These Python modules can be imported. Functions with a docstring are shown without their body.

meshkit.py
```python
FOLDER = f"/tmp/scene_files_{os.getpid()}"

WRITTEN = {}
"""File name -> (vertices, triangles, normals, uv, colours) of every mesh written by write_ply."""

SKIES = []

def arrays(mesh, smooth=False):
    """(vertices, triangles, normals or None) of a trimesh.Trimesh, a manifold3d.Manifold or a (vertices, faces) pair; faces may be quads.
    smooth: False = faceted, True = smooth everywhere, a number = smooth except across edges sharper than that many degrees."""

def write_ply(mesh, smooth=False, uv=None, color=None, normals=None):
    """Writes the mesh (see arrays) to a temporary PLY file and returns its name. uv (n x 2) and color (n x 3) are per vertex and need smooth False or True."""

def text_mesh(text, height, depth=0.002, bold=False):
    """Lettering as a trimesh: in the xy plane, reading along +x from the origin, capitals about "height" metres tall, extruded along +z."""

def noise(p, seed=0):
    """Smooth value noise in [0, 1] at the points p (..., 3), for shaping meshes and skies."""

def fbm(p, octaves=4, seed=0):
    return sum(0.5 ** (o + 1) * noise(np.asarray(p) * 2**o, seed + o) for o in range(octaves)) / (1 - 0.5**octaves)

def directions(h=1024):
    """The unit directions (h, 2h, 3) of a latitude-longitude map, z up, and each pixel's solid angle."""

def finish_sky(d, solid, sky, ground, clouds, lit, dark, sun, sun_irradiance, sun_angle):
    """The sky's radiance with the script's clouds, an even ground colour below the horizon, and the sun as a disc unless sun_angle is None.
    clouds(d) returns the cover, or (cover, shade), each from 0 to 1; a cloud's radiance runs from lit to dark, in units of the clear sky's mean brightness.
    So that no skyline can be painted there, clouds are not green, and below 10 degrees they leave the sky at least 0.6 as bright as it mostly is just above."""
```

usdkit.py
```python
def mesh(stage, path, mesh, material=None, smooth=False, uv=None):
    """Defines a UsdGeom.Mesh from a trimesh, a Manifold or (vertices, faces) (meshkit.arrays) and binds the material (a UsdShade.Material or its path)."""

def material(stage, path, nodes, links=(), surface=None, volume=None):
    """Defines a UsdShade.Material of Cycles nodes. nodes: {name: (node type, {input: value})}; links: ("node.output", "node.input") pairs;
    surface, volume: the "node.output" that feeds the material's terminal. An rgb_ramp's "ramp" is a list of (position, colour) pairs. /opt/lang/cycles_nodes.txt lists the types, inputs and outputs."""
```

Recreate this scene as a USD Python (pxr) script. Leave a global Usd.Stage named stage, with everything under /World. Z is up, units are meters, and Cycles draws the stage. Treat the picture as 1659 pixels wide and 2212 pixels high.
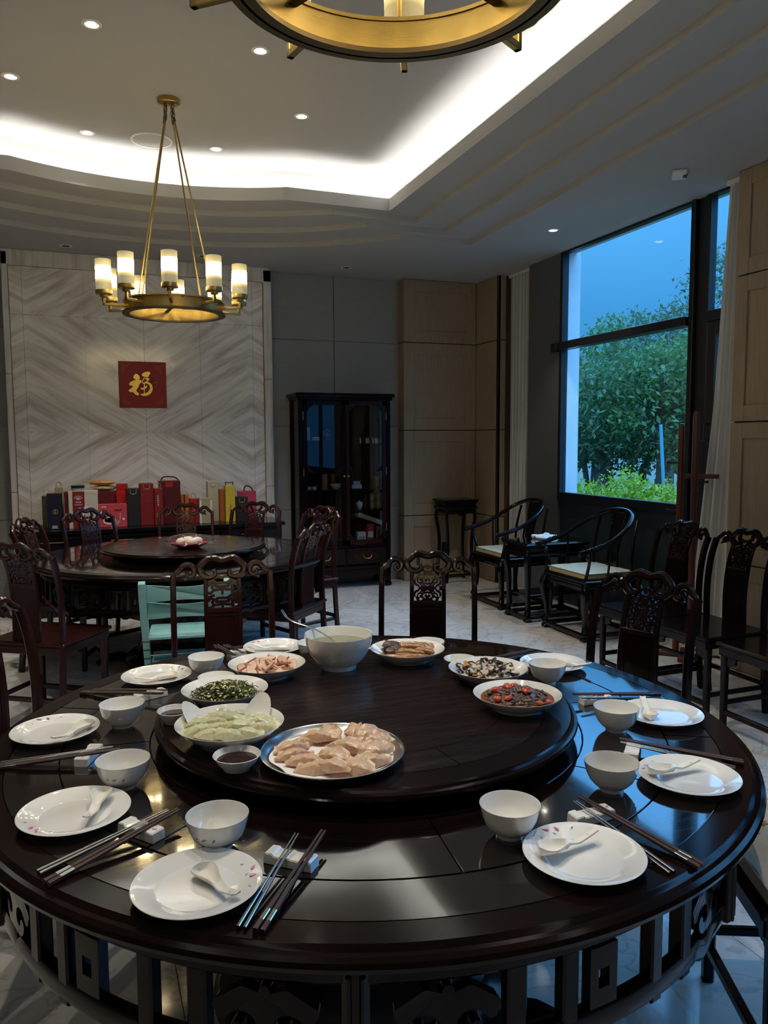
"""Private dining room at dusk: round lacquered table laid for a meal, second table, armchairs by a tall window."""
import math, random
import numpy as np, trimesh, manifold3d, usdkit, meshkit
from pxr import Usd, UsdGeom, UsdLux, Sdf, Gf
from shapely.geometry import Polygon, LineString, Point, box as sbox
from shapely.ops import unary_union
from shapely import affinity

PI = math.pi
stage = Usd.Stage.CreateInMemory()
UsdGeom.SetStageUpAxis(stage, 'Z')
UsdGeom.SetStageMetersPerUnit(stage, 1.0)
UsdGeom.Xform.Define(stage, '/World')
UsdGeom.Scope.Define(stage, '/World/Looks')

# ------------------------------------------------------------------ camera
YAW, PITCH, ROLL, FPX = math.radians(20.99), math.radians(5.18), math.radians(-.254), 1698.
EYE = np.array([0, 0, 1.51])
fw = np.array([math.sin(YAW) * math.cos(PITCH), math.cos(YAW) * math.cos(PITCH), -math.sin(PITCH)])
rt = np.array([math.cos(YAW), -math.sin(YAW), 0.])
up = np.cross(rt, fw)
rt, up = rt * math.cos(ROLL) + up * math.sin(ROLL), up * math.cos(ROLL) - rt * math.sin(ROLL)
cam = UsdGeom.Camera.Define(stage, '/World/camera')
cam.AddTransformOp().Set(Gf.Matrix4d(*rt, 0, *up, 0, *(-fw), 0, *EYE, 1))
cam.CreateHorizontalApertureAttr(24.0)
cam.CreateVerticalApertureAttr(32.0)
cam.CreateFocalLengthAttr(24.0 * FPX / 1659)
cam.CreateClippingRangeAttr(Gf.Vec2f(.05, 500))
cam.CreateExposureAttr(0.0)

# ------------------------------------------------------------------ sky: blue dusk
sky = UsdLux.DomeLight.Define(stage, '/World/sky')
sky.CreateColorAttr(Gf.Vec3f(1, 1, 1))
sky.CreateIntensityAttr(1.0)
COVE, SHADE, SPOT = 42.0, 52.0, 20.0      # strengths of the lamps of the room

# ------------------------------------------------------------------ helpers
_n = {}
def numbered(path):
    k = _n.get(path, 0); _n[path] = k + 1
    return path if k == 0 else f'{path}_{k:03d}'
def pth(parent): return '/World' if parent is None else str(parent.GetPath())
def tag(p, label=None, cat=None, group=None, kind=None):
    for k, v in (('label', label), ('category', cat), ('group', group), ('kind', kind)):
        if v: p.SetCustomDataByKey(k, v)
    return p
def obj(name, mesh, mat, parent=None, smooth=30, **kw):
    p = usdkit.mesh(stage, numbered(pth(parent) + '/' + name), mesh, MAT[mat], smooth=smooth).GetPrim()
    return tag(p, **kw)
def thing(name, label=None, cat=None, loc=(0, 0, 0), rz=0., group=None, kind=None, mtx=None, parent=None):
    x = UsdGeom.Xform.Define(stage, numbered(pth(parent) + '/' + name))
    if mtx is not None: x.AddTransformOp().Set(Gf.Matrix4d(*[float(v) for v in np.asarray(mtx).T.ravel()]))
    else:
        x.AddTranslateOp().Set(Gf.Vec3d(*[float(v) for v in loc])); x.AddRotateZOp().Set(float(math.degrees(rz)))
    return tag(x.GetPrim(), label, cat, group, kind)
def dup(root, label, loc=(0, 0, 0), rz=0., mtx=None, group=None, cat=None):
    base = root.GetName().rstrip('0123456789').rstrip('_') if root.GetName()[-3:].isdigit() else root.GetName()
    was = root.GetCustomData()
    r = thing(base, label, cat or was.get('category'), loc, rz, group or was.get('group'), mtx=mtx)
    r.GetReferences().AddInternalReference(root.GetPath()); r.SetInstanceable(True)
    return r
class Kind:
    """The first copy placed is the source; later ones refer to it."""
    def __init__(self, build): self.build, self.src = build, None
    def put(self, label, loc=(0, 0, 0), rz=0., mtx=None, group=None):
        if self.src is None:
            self.src = self.build(label, loc, rz, mtx, group); return self.src
        return dup(self.src, label, loc, rz, mtx, group)

cat_ = trimesh.util.concatenate
def T(m, t=(0, 0, 0), rz=0, rx=0, ry=0, s=None):
    m = m.copy()
    if s is not None: m.vertices = m.vertices * np.asarray(s)
    for a, ax in ((rx, [1, 0, 0]), (ry, [0, 1, 0]), (rz, [0, 0, 1])):
        if a: m.apply_transform(trimesh.transformations.rotation_matrix(a, ax))
    m.apply_translation(t); return m
def bx(x0, x1, y0, y1, z0, z1, c=0.0):
    if c <= 0:
        m = trimesh.creation.box([x1 - x0, y1 - y0, z1 - z0]); m.apply_translation([(x0 + x1) / 2, (y0 + y1) / 2, (z0 + z1) / 2]); return m
    h = np.array([x1 - x0, y1 - y0, z1 - z0]) / 2; c = min(c, *(h * .95)); P = []
    for sx in (-1, 1):
        for sy in (-1, 1):
            for sz in (-1, 1):
                s = np.array([sx, sy, sz])
                for k in range(3):
                    q = h - c; q[k] = h[k]; P.append(s * q)
    m = trimesh.Trimesh(*hull(P)); m.apply_translation([(x0 + x1) / 2, (y0 + y1) / 2, (z0 + z1) / 2]); return m
def hull(P):
    m = manifold3d.Manifold.hull_points(np.asarray(P, float)).to_mesh()
    return np.array(m.vert_properties[:, :3]), np.array(m.tri_verts)
def lathe(prof, n=48, close=True):
    prof = np.asarray(prof, float); a = np.arange(n) * 2 * PI / n; k = len(prof)
    v = np.stack([prof[None, :, 0] * np.cos(a)[:, None], prof[None, :, 0] * np.sin(a)[:, None], np.broadcast_to(prof[:, 1], (n, k))], -1).reshape(-1, 3)
    i, j = np.meshgrid(np.arange(n), np.arange(k - 1), indexing='ij'); i2 = (i + 1) % n
    q = np.stack([i * k + j, i2 * k + j, i2 * k + j + 1, i * k + j + 1], -1).reshape(-1, 4)
    f = np.vstack([q[:, [0, 1, 2]], q[:, [0, 2, 3]]])
    m = trimesh.Trimesh(v, f, process=False); m.merge_vertices(); m.update_faces(m.nondegenerate_faces()); return m
def tube(path, rx, ry=None, n=8, caps=True, upv=None, power=2.0):
    p = np.asarray(path, float); k = len(p); ry = rx if ry is None else ry
    rx, ry = np.broadcast_to(rx, (k,)), np.broadcast_to(ry, (k,))
    t = np.gradient(p, axis=0); t /= np.linalg.norm(t, axis=1, keepdims=True) + 1e-12
    a = np.zeros_like(p); ref = np.array(upv, float) if upv is not None else (np.array([0, 0, 1.]) if abs(t[0, 2]) < .9 else np.array([1., 0, 0]))
    cur = ref
    for i in range(k):
        c = (ref if upv is not None else cur) - t[i] * np.dot(ref if upv is not None else cur, t[i])
        c /= np.linalg.norm(c) + 1e-12; a[i] = c; cur = c
    b = np.cross(t, a); ang = np.arange(n) * 2 * PI / n + PI / n
    ca, sa = np.cos(ang), np.sin(ang); ca, sa = np.sign(ca) * abs(ca) ** (2 / power), np.sign(sa) * abs(sa) ** (2 / power)
    v = (p[:, None] + rx[:, None, None] * ca[None, :, None] * b[:, None] + ry[:, None, None] * sa[None, :, None] * a[:, None]).reshape(-1, 3)
    i, j = np.meshgrid(np.arange(k - 1), np.arange(n), indexing='ij'); j2 = (j + 1) % n
    q = np.stack([i * n + j, i * n + j2, (i + 1) * n + j2, (i + 1) * n + j], -1).reshape(-1, 4)
    f = [q[:, [0, 1, 2]], q[:, [0, 2, 3]]]
    if caps:
        v = np.vstack([v, p[0], p[-1]]); m = k * n; jj = np.arange(n); j3 = (jj + 1) % n
        f += [np.stack([np.full(n, m), j3, jj], -1), np.stack([np.full(n, m + 1), (k - 1) * n + jj, (k - 1) * n + j3], -1)]
    return trimesh.Trimesh(v, np.vstack(f), process=False)
def spline(P, n=24, closed=False):
    from scipy.interpolate import CubicSpline
    P = np.asarray(P, float)
    if closed: P = np.vstack([P, P[:1]])
    d = np.r_[0, np.cumsum(np.linalg.norm(np.diff(P, axis=0), axis=1))]
    return CubicSpline(d, P, bc_type='periodic' if closed else 'natural')(np.linspace(0, d[-1], n))
def extr(poly, h, plane='xy', at=0., chamfer=0.):
    """Extrudes a shapely polygon. xy: up from z=at; xz: polygon's y becomes z and it runs from y=at to at+h; yz likewise along x."""
    gs = [g for g in getattr(poly, 'geoms', [poly]) if g.area > 1e-9]
    ms = []
    for g in gs:
        if chamfer:
            inner = g.buffer(-chamfer, join_style=2)
            m = trimesh.creation.extrude_polygon(g, h - chamfer, engine='earcut'); ms.append(m)
            for gi in getattr(inner, 'geoms', [inner]):
                if gi.area > 1e-9: ms.append(T(trimesh.creation.extrude_polygon(gi, chamfer, engine='earcut'), (0, 0, h - chamfer)))
        else: ms.append(trimesh.creation.extrude_polygon(g, h, engine='earcut'))
    m = cat_(ms); v = m.vertices.copy()
    if plane == 'xy': v[:, 2] += at
    elif plane == 'xz': v = np.stack([v[:, 0], at + h - v[:, 2], v[:, 1]], -1)
    else: v = np.stack([at + v[:, 2], v[:, 0], v[:, 1]], -1)
    return trimesh.Trimesh(v, m.faces, process=False)
def arc(cx, cy, r, a0, a1, n=24): return [(cx + r * math.cos(a), cy + r * math.sin(a)) for a in np.linspace(a0, a1, n)]
def ring(ro, ri, z0, z1, n=64): return lathe([(ri, z0), (ro, z0), (ro, z1), (ri, z1), (ri, z0)], n)
def cyl(r, z0, z1, n=24, r2=None): return lathe([(0, z0), (r, z0), (r if r2 is None else r2, z1), (0, z1)], n)
def blob(rx, ry, rz, seed=0, amp=.15, freq=2.2, sub=2, squash=None):
    m = trimesh.creation.icosphere(subdivisions=sub, radius=1.0); v = m.vertices
    n = meshkit.fbm(v * freq + seed * 7.31, 3, seed)
    v = v * (1 + amp * (n[:, None] - .5) * 2); v = v * np.array([rx, ry, rz])
    if squash is not None: v[:, 2] = np.maximum(v[:, 2], squash)
    return trimesh.Trimesh(v, m.faces, process=False)

# ------------------------------------------------------------------ materials
MAT = {}
def mat(name, base, rough=.5, vary=None, scale=8., stretch=(1, 1, 1), bump=0., bscale=None, detail=4., **kw):
    nodes = {'p': ('principled_bsdf', {'base_color': base, 'roughness': rough, **kw})}; links = []
    if vary is not None or bump:
        nodes |= {'tc': ('texture_coordinate', {}), 'mp': ('mapping', {'scale': stretch}), 'n': ('noise_texture', {'scale': scale, 'detail': detail, 'roughness': .6})}
        links += [('tc.object', 'mp.vector'), ('mp.vector', 'n.vector')]
    if vary is not None:
        nodes['r'] = ('rgb_ramp', {'ramp': [(.32, base), (.68, vary)]}); links += [('n.fac', 'r.fac'), ('r.color', 'p.base_color')]
    if bump:
        nodes['nb'] = ('noise_texture', {'scale': bscale or scale, 'detail': 3.}); nodes['b'] = ('bump', {'strength': bump, 'distance': .004})
        links += [('mp.vector', 'nb.vector'), ('nb.fac', 'b.height'), ('b.normal', 'p.normal')]
    MAT[name] = usdkit.material(stage, '/World/Looks/' + name, nodes, links, surface='p.BSDF')
def glow(name, color, strength):
    MAT[name] = usdkit.material(stage, '/World/Looks/' + name, {'e': ('emission', {'color': color, 'strength': strength})}, surface='e.emission')

mat('plaster', (.41, .405, .39), .85)
mat('plaster_plain', (.42, .38, .33), .9)
mat('plaster_trim', (.50, .49, .47), .8)
mat('grey_fabric', (.25, .255, .25), .85, vary=(.29, .295, .29), scale=60, stretch=(.15, 1, 4), bump=.3)
mat('oak', (.27, .20, .13), .55, vary=(.34, .26, .17), scale=9, stretch=(9, 9, .5), bump=.15, bscale=30)
mat('oak_dark', (.10, .07, .045), .6)
mat('lacquer', (.0040, .0020, .0018), .13, vary=(.009, .0032, .0026), scale=6, stretch=(2, 2, .6), specular_ior_level=.2)
mat('red_lacquer', (.017, .0045, .004), .2, vary=(.026, .0065, .005), scale=7, stretch=(3, 3, .5), specular_ior_level=.35)
mat('black_lacquer', (.0035, .0033, .0036), .15, vary=(.006, .005, .0055), scale=5, specular_ior_level=.32)
mat('carved', (.005, .0026, .0022), .22, specular_ior_level=.35, bump=.6, scale=60, bscale=90)
mat('brass', (.42, .30, .10), .32, metallic=1., bump=.05, scale=30, stretch=(1, 1, 20))
mat('brass_dark', (.13, .095, .045), .42, metallic=1.)
mat('steel', (.62, .62, .60), .16, metallic=1.)
mat('tray_steel', (.55, .56, .57), .24, metallic=1., bump=.1, scale=40)
mat('black_metal', (.006, .007, .009), .35)
mat('panel_metal', (.24, .25, .26), .34, metallic=.75)
mat('teal_panel', (.011, .021, .024), .5)
mat('porcelain', (.76, .75, .71), .05, coat_weight=1., coat_roughness=.03)
mat('porcelain_warm', (.80, .77, .69), .07, coat_weight=.4, coat_roughness=.03)
mat('petal_pink', (.62, .16, .25), .15); mat('petal_grey', (.38, .33, .33), .15)
mat('chopstick_brown', (.055, .026, .020), .38)
mat('curtain', (.42, .39, .34), .9); mat('curtain_white', (.62, .62, .60), .9)
mat('white_plastic', (.75, .74, .70), .35); mat('black_plastic', (.01, .01, .01), .35)
mat('mint', (.20, .42, .40), .5); mat('concrete', (.50, .52, .54), .9, vary=(.58, .59, .60), scale=3)
mat('gold', (.70, .47, .12), .38, metallic=.85, bump=.5, scale=60)
mat('gold_faint', (.26, .045, .012), .5)
mat('red_paper', (.30, .006, .007), .55); mat('red_paper_dark', (.24, .008, .008), .6)
MAT['cove_glow'] = None
glow('cove_glow', (1., .98, .94), COVE)
glow('down_glow', (1., .93, .82), 40.)
from pxr import UsdShade
UsdShade.MaterialBindingAPI.Apply(sky.GetPrim()).Bind(usdkit.material(stage, '/World/Looks/dusk_sky', {'g': ('texture_coordinate', {}), 's': ('separate_xyz', {}), 'n': ('noise_texture', {'scale': 2.2, 'detail': 5.}),
    'a': ('math', {'math_type': 'multiply_add', 'value2': .10, 'value3': -.05}), 'z': ('math', {'math_type': 'add'}), 'r': ('rgb_ramp', {'ramp': [(0., (.045, .27, .72)), (.16, (.065, .38, .85)), (.26, (.11, .52, 1.12)), (.36, (.36, 1.4, 3.1)), (.55, (.8, 2.6, 5.5)), (1., (1.1, 3.2, 6.5))]}), 'b': ('background_shader', {'strength': 1.0})},
    [('g.generated', 's.vector'), ('g.generated', 'n.vector'), ('n.fac', 'a.value1'), ('a.value', 'z.value1'), ('s.z', 'z.value2'), ('z.value', 'r.fac'), ('r.color', 'b.color')], surface='b.background'))
def raw(name, nodes, links, surface, **kw): MAT[name] = usdkit.material(stage, '/World/Looks/' + name, nodes, links, surface=surface, **kw)
for k in range(4):                                   # polished table boards, the grain turned board by board
    raw(f'table_wood_{k}', {'tc': ('texture_coordinate', {}), 'mp': ('mapping', {'rotation': (0, 0, k * PI / 4 + .3), 'scale': (2.2, 38, 1)}),
        'n': ('noise_texture', {'scale': 5., 'detail': 6., 'roughness': .65}), 'n2': ('noise_texture', {'scale': 14., 'detail': 3.}),
        'r': ('rgb_ramp', {'ramp': [(.3, (.003, .0015, .0012)), (.7, (.008, .0037, .0028))]}), 'rr': ('map_range', {'from_min': .3, 'from_max': .7, 'to_min': .045, 'to_max': .12}),
        'b': ('bump', {'strength': .025, 'distance': .002}), 'p': ('principled_bsdf', {'specular_ior_level': .6, 'coat_weight': .85, 'coat_roughness': .04, 'coat_ior': 1.6})},
        [('tc.object', 'mp.vector'), ('mp.vector', 'n.vector'), ('mp.vector', 'n2.vector'), ('n.fac', 'r.fac'), ('r.color', 'p.base_color'), ('n.fac', 'rr.value'), ('rr.result', 'p.roughness'), ('n2.fac', 'b.height'), ('b.normal', 'p.normal')], 'p.BSDF')
raw('susan_wood', {'tc': ('texture_coordinate', {}), 'mp': ('mapping', {'rotation': (0, 0, .8), 'scale': (1.5, 9, 1)}), 'n': ('noise_texture', {'scale': 5., 'detail': 7., 'roughness': .7}),
    'r': ('rgb_ramp', {'ramp': [(.3, (.0055, .0026, .0024)), (.7, (.014, .0062, .0056))]}), 'rr': ('map_range', {'from_min': .3, 'from_max': .7, 'to_min': .12, 'to_max': .24}), 'p': ('principled_bsdf', {'specular_ior_level': .45})},
    [('tc.object', 'mp.vector'), ('mp.vector', 'n.vector'), ('n.fac', 'r.fac'), ('r.color', 'p.base_color'), ('n.fac', 'rr.value'), ('rr.result', 'p.roughness')], 'p.BSDF')
# book-matched marble: veins run diagonally and mirror about the wall's centre line and two level lines
raw('marble', {'g': ('geometry', {}), 's': ('separate_xyz', {}), 'u0': ('math', {'math_type': 'subtract', 'value2': .585}), 'u1': ('math', {'math_type': 'absolute'}), 'u': ('math', {'math_type': 'pingpong', 'value2': 1.0}),
    'v0': ('math', {'math_type': 'subtract', 'value2': 1.60}), 'v': ('math', {'math_type': 'pingpong', 'value2': 1.04}),
    'um': ('math', {'math_type': 'multiply', 'value2': .62}), 'ac': ('math', {'math_type': 'subtract'}), 'vm': ('math', {'math_type': 'multiply', 'value2': .62}), 'al': ('math', {'math_type': 'add'}),
    'c': ('combine_xyz', {'z': 3.1}), 'mp': ('mapping', {'scale': (14., 1.3, 1.)}), 'n': ('noise_texture', {'scale': 1., 'detail': 7., 'roughness': .62, 'distortion': .35}),
    'r': ('rgb_ramp', {'ramp': [(.27, (.36, .31, .25)), (.40, (.55, .51, .45)), (.52, (.72, .69, .64)), (.62, (.82, .80, .76)), (.78, (.56, .54, .51))]}),
    'p': ('principled_bsdf', {'roughness': .17})},
    [('g.position', 's.vector'), ('s.x', 'u0.value1'), ('u0.value', 'u1.value1'), ('u1.value', 'u.value1'), ('s.z', 'v0.value1'), ('v0.value', 'v.value1'), ('u.value', 'um.value1'), ('v.value', 'ac.value1'), ('um.value', 'ac.value2'),
     ('v.value', 'vm.value1'), ('vm.value', 'al.value1'), ('u.value', 'al.value2'), ('ac.value', 'c.x'), ('al.value', 'c.y'), ('c.vector', 'mp.vector'), ('mp.vector', 'n.vector'), ('n.fac', 'r.fac'), ('r.color', 'p.base_color')], 'p.BSDF')
raw('marble_border', {'g': ('geometry', {}), 'mp': ('mapping', {'scale': (14., 1., .9)}), 'n': ('noise_texture', {'scale': 1.6, 'detail': 6., 'roughness': .6}),
    'r': ('rgb_ramp', {'ramp': [(.3, (.42, .37, .30)), (.5, (.62, .59, .54)), (.7, (.68, .66, .62))]}), 'p': ('principled_bsdf', {'roughness': .2})},
    [('g.position', 'mp.vector'), ('mp.vector', 'n.vector'), ('n.fac', 'r.fac'), ('r.color', 'p.base_color')], 'p.BSDF')
raw('floor_marble', {'g': ('geometry', {}), 'n': ('noise_texture', {'scale': 1.7, 'detail': 8., 'roughness': .62, 'distortion': .8}), 'v': ('noise_texture', {'scale': 3.3, 'detail': 5., 'distortion': 1.6}), 'd': ('math', {'math_type': 'subtract', 'value2': .5}), 'a': ('math', {'math_type': 'absolute'}),
    'm': ('map_range', {'from_min': 0., 'from_max': .03, 'to_min': .72, 'to_max': 1., 'clamp': True}), 'r': ('rgb_ramp', {'ramp': [(.3, (.46, .43, .39)), (.55, (.60, .575, .53)), (.75, (.66, .64, .60))]}), 'x': ('mix', {'mix_type': 'multiply', 'fac': 1.}), 'p': ('principled_bsdf', {'roughness': .09})},
    [('g.position', 'n.vector'), ('g.position', 'v.vector'), ('v.fac', 'd.value1'), ('d.value', 'a.value1'), ('a.value', 'm.value'), ('n.fac', 'r.fac'), ('r.color', 'x.color1'), ('m.result', 'x.color2'), ('x.color', 'p.base_color')], 'p.BSDF')
# frosted shades: the lamp glows strongest around the bulb at mid height
raw('shade', {'tc': ('texture_coordinate', {}), 'mr': ('map_range', {'from_min': .118, 'from_max': .300, 'to_min': 0., 'to_max': 1.}), 's': ('separate_xyz', {}), 'n': ('noise_texture', {'scale': 9., 'detail': 4.}),
    'r': ('rgb_ramp', {'ramp': [(0., (.010, .008, .004)), (.22, (.012, .0095, .004)), (.33, (.06, .045, .012)), (.45, (2.2, 1.75, .95)), (.66, (2.0, 1.5, .72)), (.79, (.05, .036, .009)), (1., (.010, .008, .0045))]}),
    'e': ('emission', {'strength': SHADE * .25}), 'd': ('diffuse_bsdf', {'color': (.26, .24, .18)}), 'a': ('add_closure', {})},
    [('tc.object', 's.vector'), ('s.z', 'mr.value'), ('mr.result', 'r.fac'), ('r.color', 'e.color'), ('e.emission', 'a.closure1'), ('d.BSDF', 'a.closure2')], 'a.closure')
def pane_glass(nm, tint, rough=.01, f0=.04):
    """A thin pane: clear, mirroring more the more slantingly it is looked at (Schlick), the same from both sides."""
    raw(nm, {'g': ('geometry', {}), 'd': ('vector_math', {'math_type': 'dot_product'}), 'a': ('math', {'math_type': 'absolute'}), 'o': ('math', {'math_type': 'subtract', 'value1': 1.}), 'w': ('math', {'math_type': 'power', 'value2': 5.}),
        'x': ('math', {'math_type': 'multiply_add', 'value2': 1 - f0, 'value3': f0}), 't': ('transparent_bsdf', {'color': tint}), 'gl': ('glossy_bsdf', {'color': (1, 1, 1), 'roughness': rough}), 'm': ('mix_closure', {})},
        [('g.incoming', 'd.vector1'), ('g.normal', 'd.vector2'), ('d.value', 'a.value1'), ('a.value', 'o.value2'), ('o.value', 'w.value1'), ('w.value', 'x.value1'), ('x.value', 'm.fac'), ('t.BSDF', 'm.closure1'), ('gl.BSDF', 'm.closure2')], 'm.closure')
pane_glass('window_glass', (.95, .98, .99)); pane_glass('cabinet_glass', (.86, .87, .87)); pane_glass('clear_film', (.95, .95, .97), .12)
def leaf(name, a, b):
    raw(name, {'gi': ('geometry', {}), 'r': ('rgb_ramp', {'ramp': [(0., a), (1., b)]}), 'd': ('diffuse_bsdf', {}), 't': ('translucent_bsdf', {}), 'g': ('glossy_bsdf', {'color': (1, 1, 1), 'roughness': .45}), 'm': ('mix_closure', {'fac': .3}), 'm2': ('mix_closure', {'fac': .035})},
        [('gi.random_per_island', 'r.fac'), ('r.color', 'd.color'), ('r.color', 't.color'), ('d.BSDF', 'm.closure1'), ('t.BSDF', 'm.closure2'), ('m.closure', 'm2.closure1'), ('g.BSDF', 'm2.closure2')], 'm2.closure')
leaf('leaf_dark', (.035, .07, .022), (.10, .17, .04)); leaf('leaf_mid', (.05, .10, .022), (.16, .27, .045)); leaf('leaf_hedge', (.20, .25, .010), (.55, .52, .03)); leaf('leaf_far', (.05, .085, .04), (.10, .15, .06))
mat('bark', (.06, .05, .04), .95, bump=.5, scale=20); mat('soil', (.05, .055, .035), .95, vary=(.03, .035, .02), scale=2)

# ------------------------------------------------------------------ the room
H0, HU = 3.2, 3.615
X0, X1, Y0, Y1 = -3.6, 4.14, -2.6, 7.95
def struct(name, mesh, m, parent=None, **kw): return obj(name, mesh, m, parent, smooth=kw.pop('smooth', 30), kind='structure' if parent is None else None, **kw)
floor = thing('floor', kind='structure')
obj('slab', bx(X0 - .3, X1 + .6, Y0 - .3, Y1 + .3, -.15, -.012), 'oak_dark', floor)
xs = np.arange(X0 - .2, X1 + .5, .8); ys = np.arange(Y0 - .2, Y1 + .2, .8)
for a in xs:
    for b in ys: obj('tile', bx(a + .0012, a + .7988, b + .0012, b + .7988, -.012, 0), 'floor_marble', floor, smooth=False)

# stepped tray ceiling with a lit cove
def tray(notch_x, notch_y, peak, xr, slope, yb=-1.9):
    cx = .575; h = notch_x - cx; s = peak - notch_y; R = (h * h + s * s) / (2 * s); cy = peak - R; a = math.asin(h / R)
    xrf = xr - slope * (notch_y - yb); xl = 2 * cx - xr
    back = arc(cx, cy, R, PI / 2 - a, PI / 2 + a, 40)
    front = [(cx + (x - cx), yb - (y - notch_y)) for x, y in back][::-1]
    return Polygon([(xr, notch_y)] + back + [(xl, notch_y), (xl, yb)] + front + [(xrf, yb)])
S3 = tray(2.562, 6.290, 7.16, 3.222, .034); S2 = tray(2.236, 6.205, 6.845, 2.941, .034); S1 = tray(1.908, 6.10, 6.515, 2.643, .02); SF = tray(1.53, 6.01, 6.25, 2.365, .012)
ceil = thing('ceiling', kind='structure')
full = sbox(X0 - .1, Y0 - .1, X1 + .13, Y1 + .1)
LAMPS = [(c[0] + dx, c[1] + dy) for c in ((.583, 5.2), (.555, 1.37)) for dx, dy in ((-.455, -.77), (.40, -.80), (-.465, .73), (.405, .73), (-.885, 0), (.835, -.04)) if c[1] > 2 or dy > -.5]
LOW_LAMPS = [(-.06, 7.494), (1.103, 7.473), (2.488, 7.486), (3.627, 5.607)]
holes = lambda P: unary_union([Point(*p).buffer(.0345, 16) for p in P])
obj('soffit', extr(full.difference(S3).difference(holes(LOW_LAMPS)), .045, at=H0), 'plaster', ceil)
obj('tray_step', extr(full.difference(S2), .045, at=H0 + .045), 'plaster', ceil)
obj('tray_step', extr(full.difference(S1), .045, at=H0 + .09), 'plaster', ceil)
obj('cove_shelf', extr(full.difference(SF), .02, at=H0 + .135), 'plaster', ceil)
obj('cove_lip', extr(SF.buffer(.025, join_style=2).difference(SF), .075, at=H0 + .155), 'plaster', ceil)
CB = SF.buffer(.21, join_style=2)
obj('cove_back', extr(CB.buffer(.03, join_style=2).difference(CB), .26, at=H0 + .155), 'plaster', ceil)
obj('upper_panel', extr(full.difference(holes(LAMPS)), .05, at=HU), 'plaster', ceil)
ch = SF.buffer(.105, join_style=2)
lc = thing('cove_light_strip', 'glowing white light strip hidden in the ceiling cove', 'light strip')
obj('strip', extr(ch.buffer(.016, join_style=2).difference(ch.buffer(-.016, join_style=2)), .012, at=H0 + .168), 'cove_glow', lc)
obj('channel', extr(ch.buffer(.026, join_style=2).difference(ch.buffer(-.026, join_style=2)), .010, at=H0 + .156), 'white_plastic', lc)

# back wall: marble field, grey padded panels, oak pilaster
wb = thing('wall_back', kind='structure')
obj('backing', bx(X0, X1 + .5, Y1, Y1 + .12, 0, HU), 'plaster_plain', wb)
YM = 7.78
g = .002
cols = [-.44, .07, .585, 1.10, 1.61]; rows = [0, .56, 1.60, 2.64, 3.06]
for i in range(4):
    for j in range(4): obj('marble_slab', bx(cols[i] + g / 2, cols[i + 1] - g / 2, YM + .0, YM + .03, rows[j] + g / 2, rows[j + 1] - g / 2), 'marble', wb, smooth=False)
for a, b in ((-.545, -.44), (1.61, 1.715)):
    for j in range(4): obj('marble_slab', bx(a + g / 2, b - g / 2, YM, YM + .03, rows[j] + g / 2, rows[j + 1] - g / 2), 'marble', wb, smooth=False)
for a, b in ((-.60, -.548), (1.718, 1.80)):
    for j in range(3): obj('marble_border', bx(a, b, YM - .025, YM + .03, j * 1.06 + .001, min((j + 1) * 1.06, H0) - .001, .006), 'marble_border', wb, smooth=False)
obj('marble_border', bx(-.60, 1.80, YM - .025, YM + .03, 3.062, H0, .006), 'marble_border', wb, smooth=False)
obj('marble_core', bx(-.598, 1.798, YM + .03, Y1, 0, H0), 'plaster_plain', wb)
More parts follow.
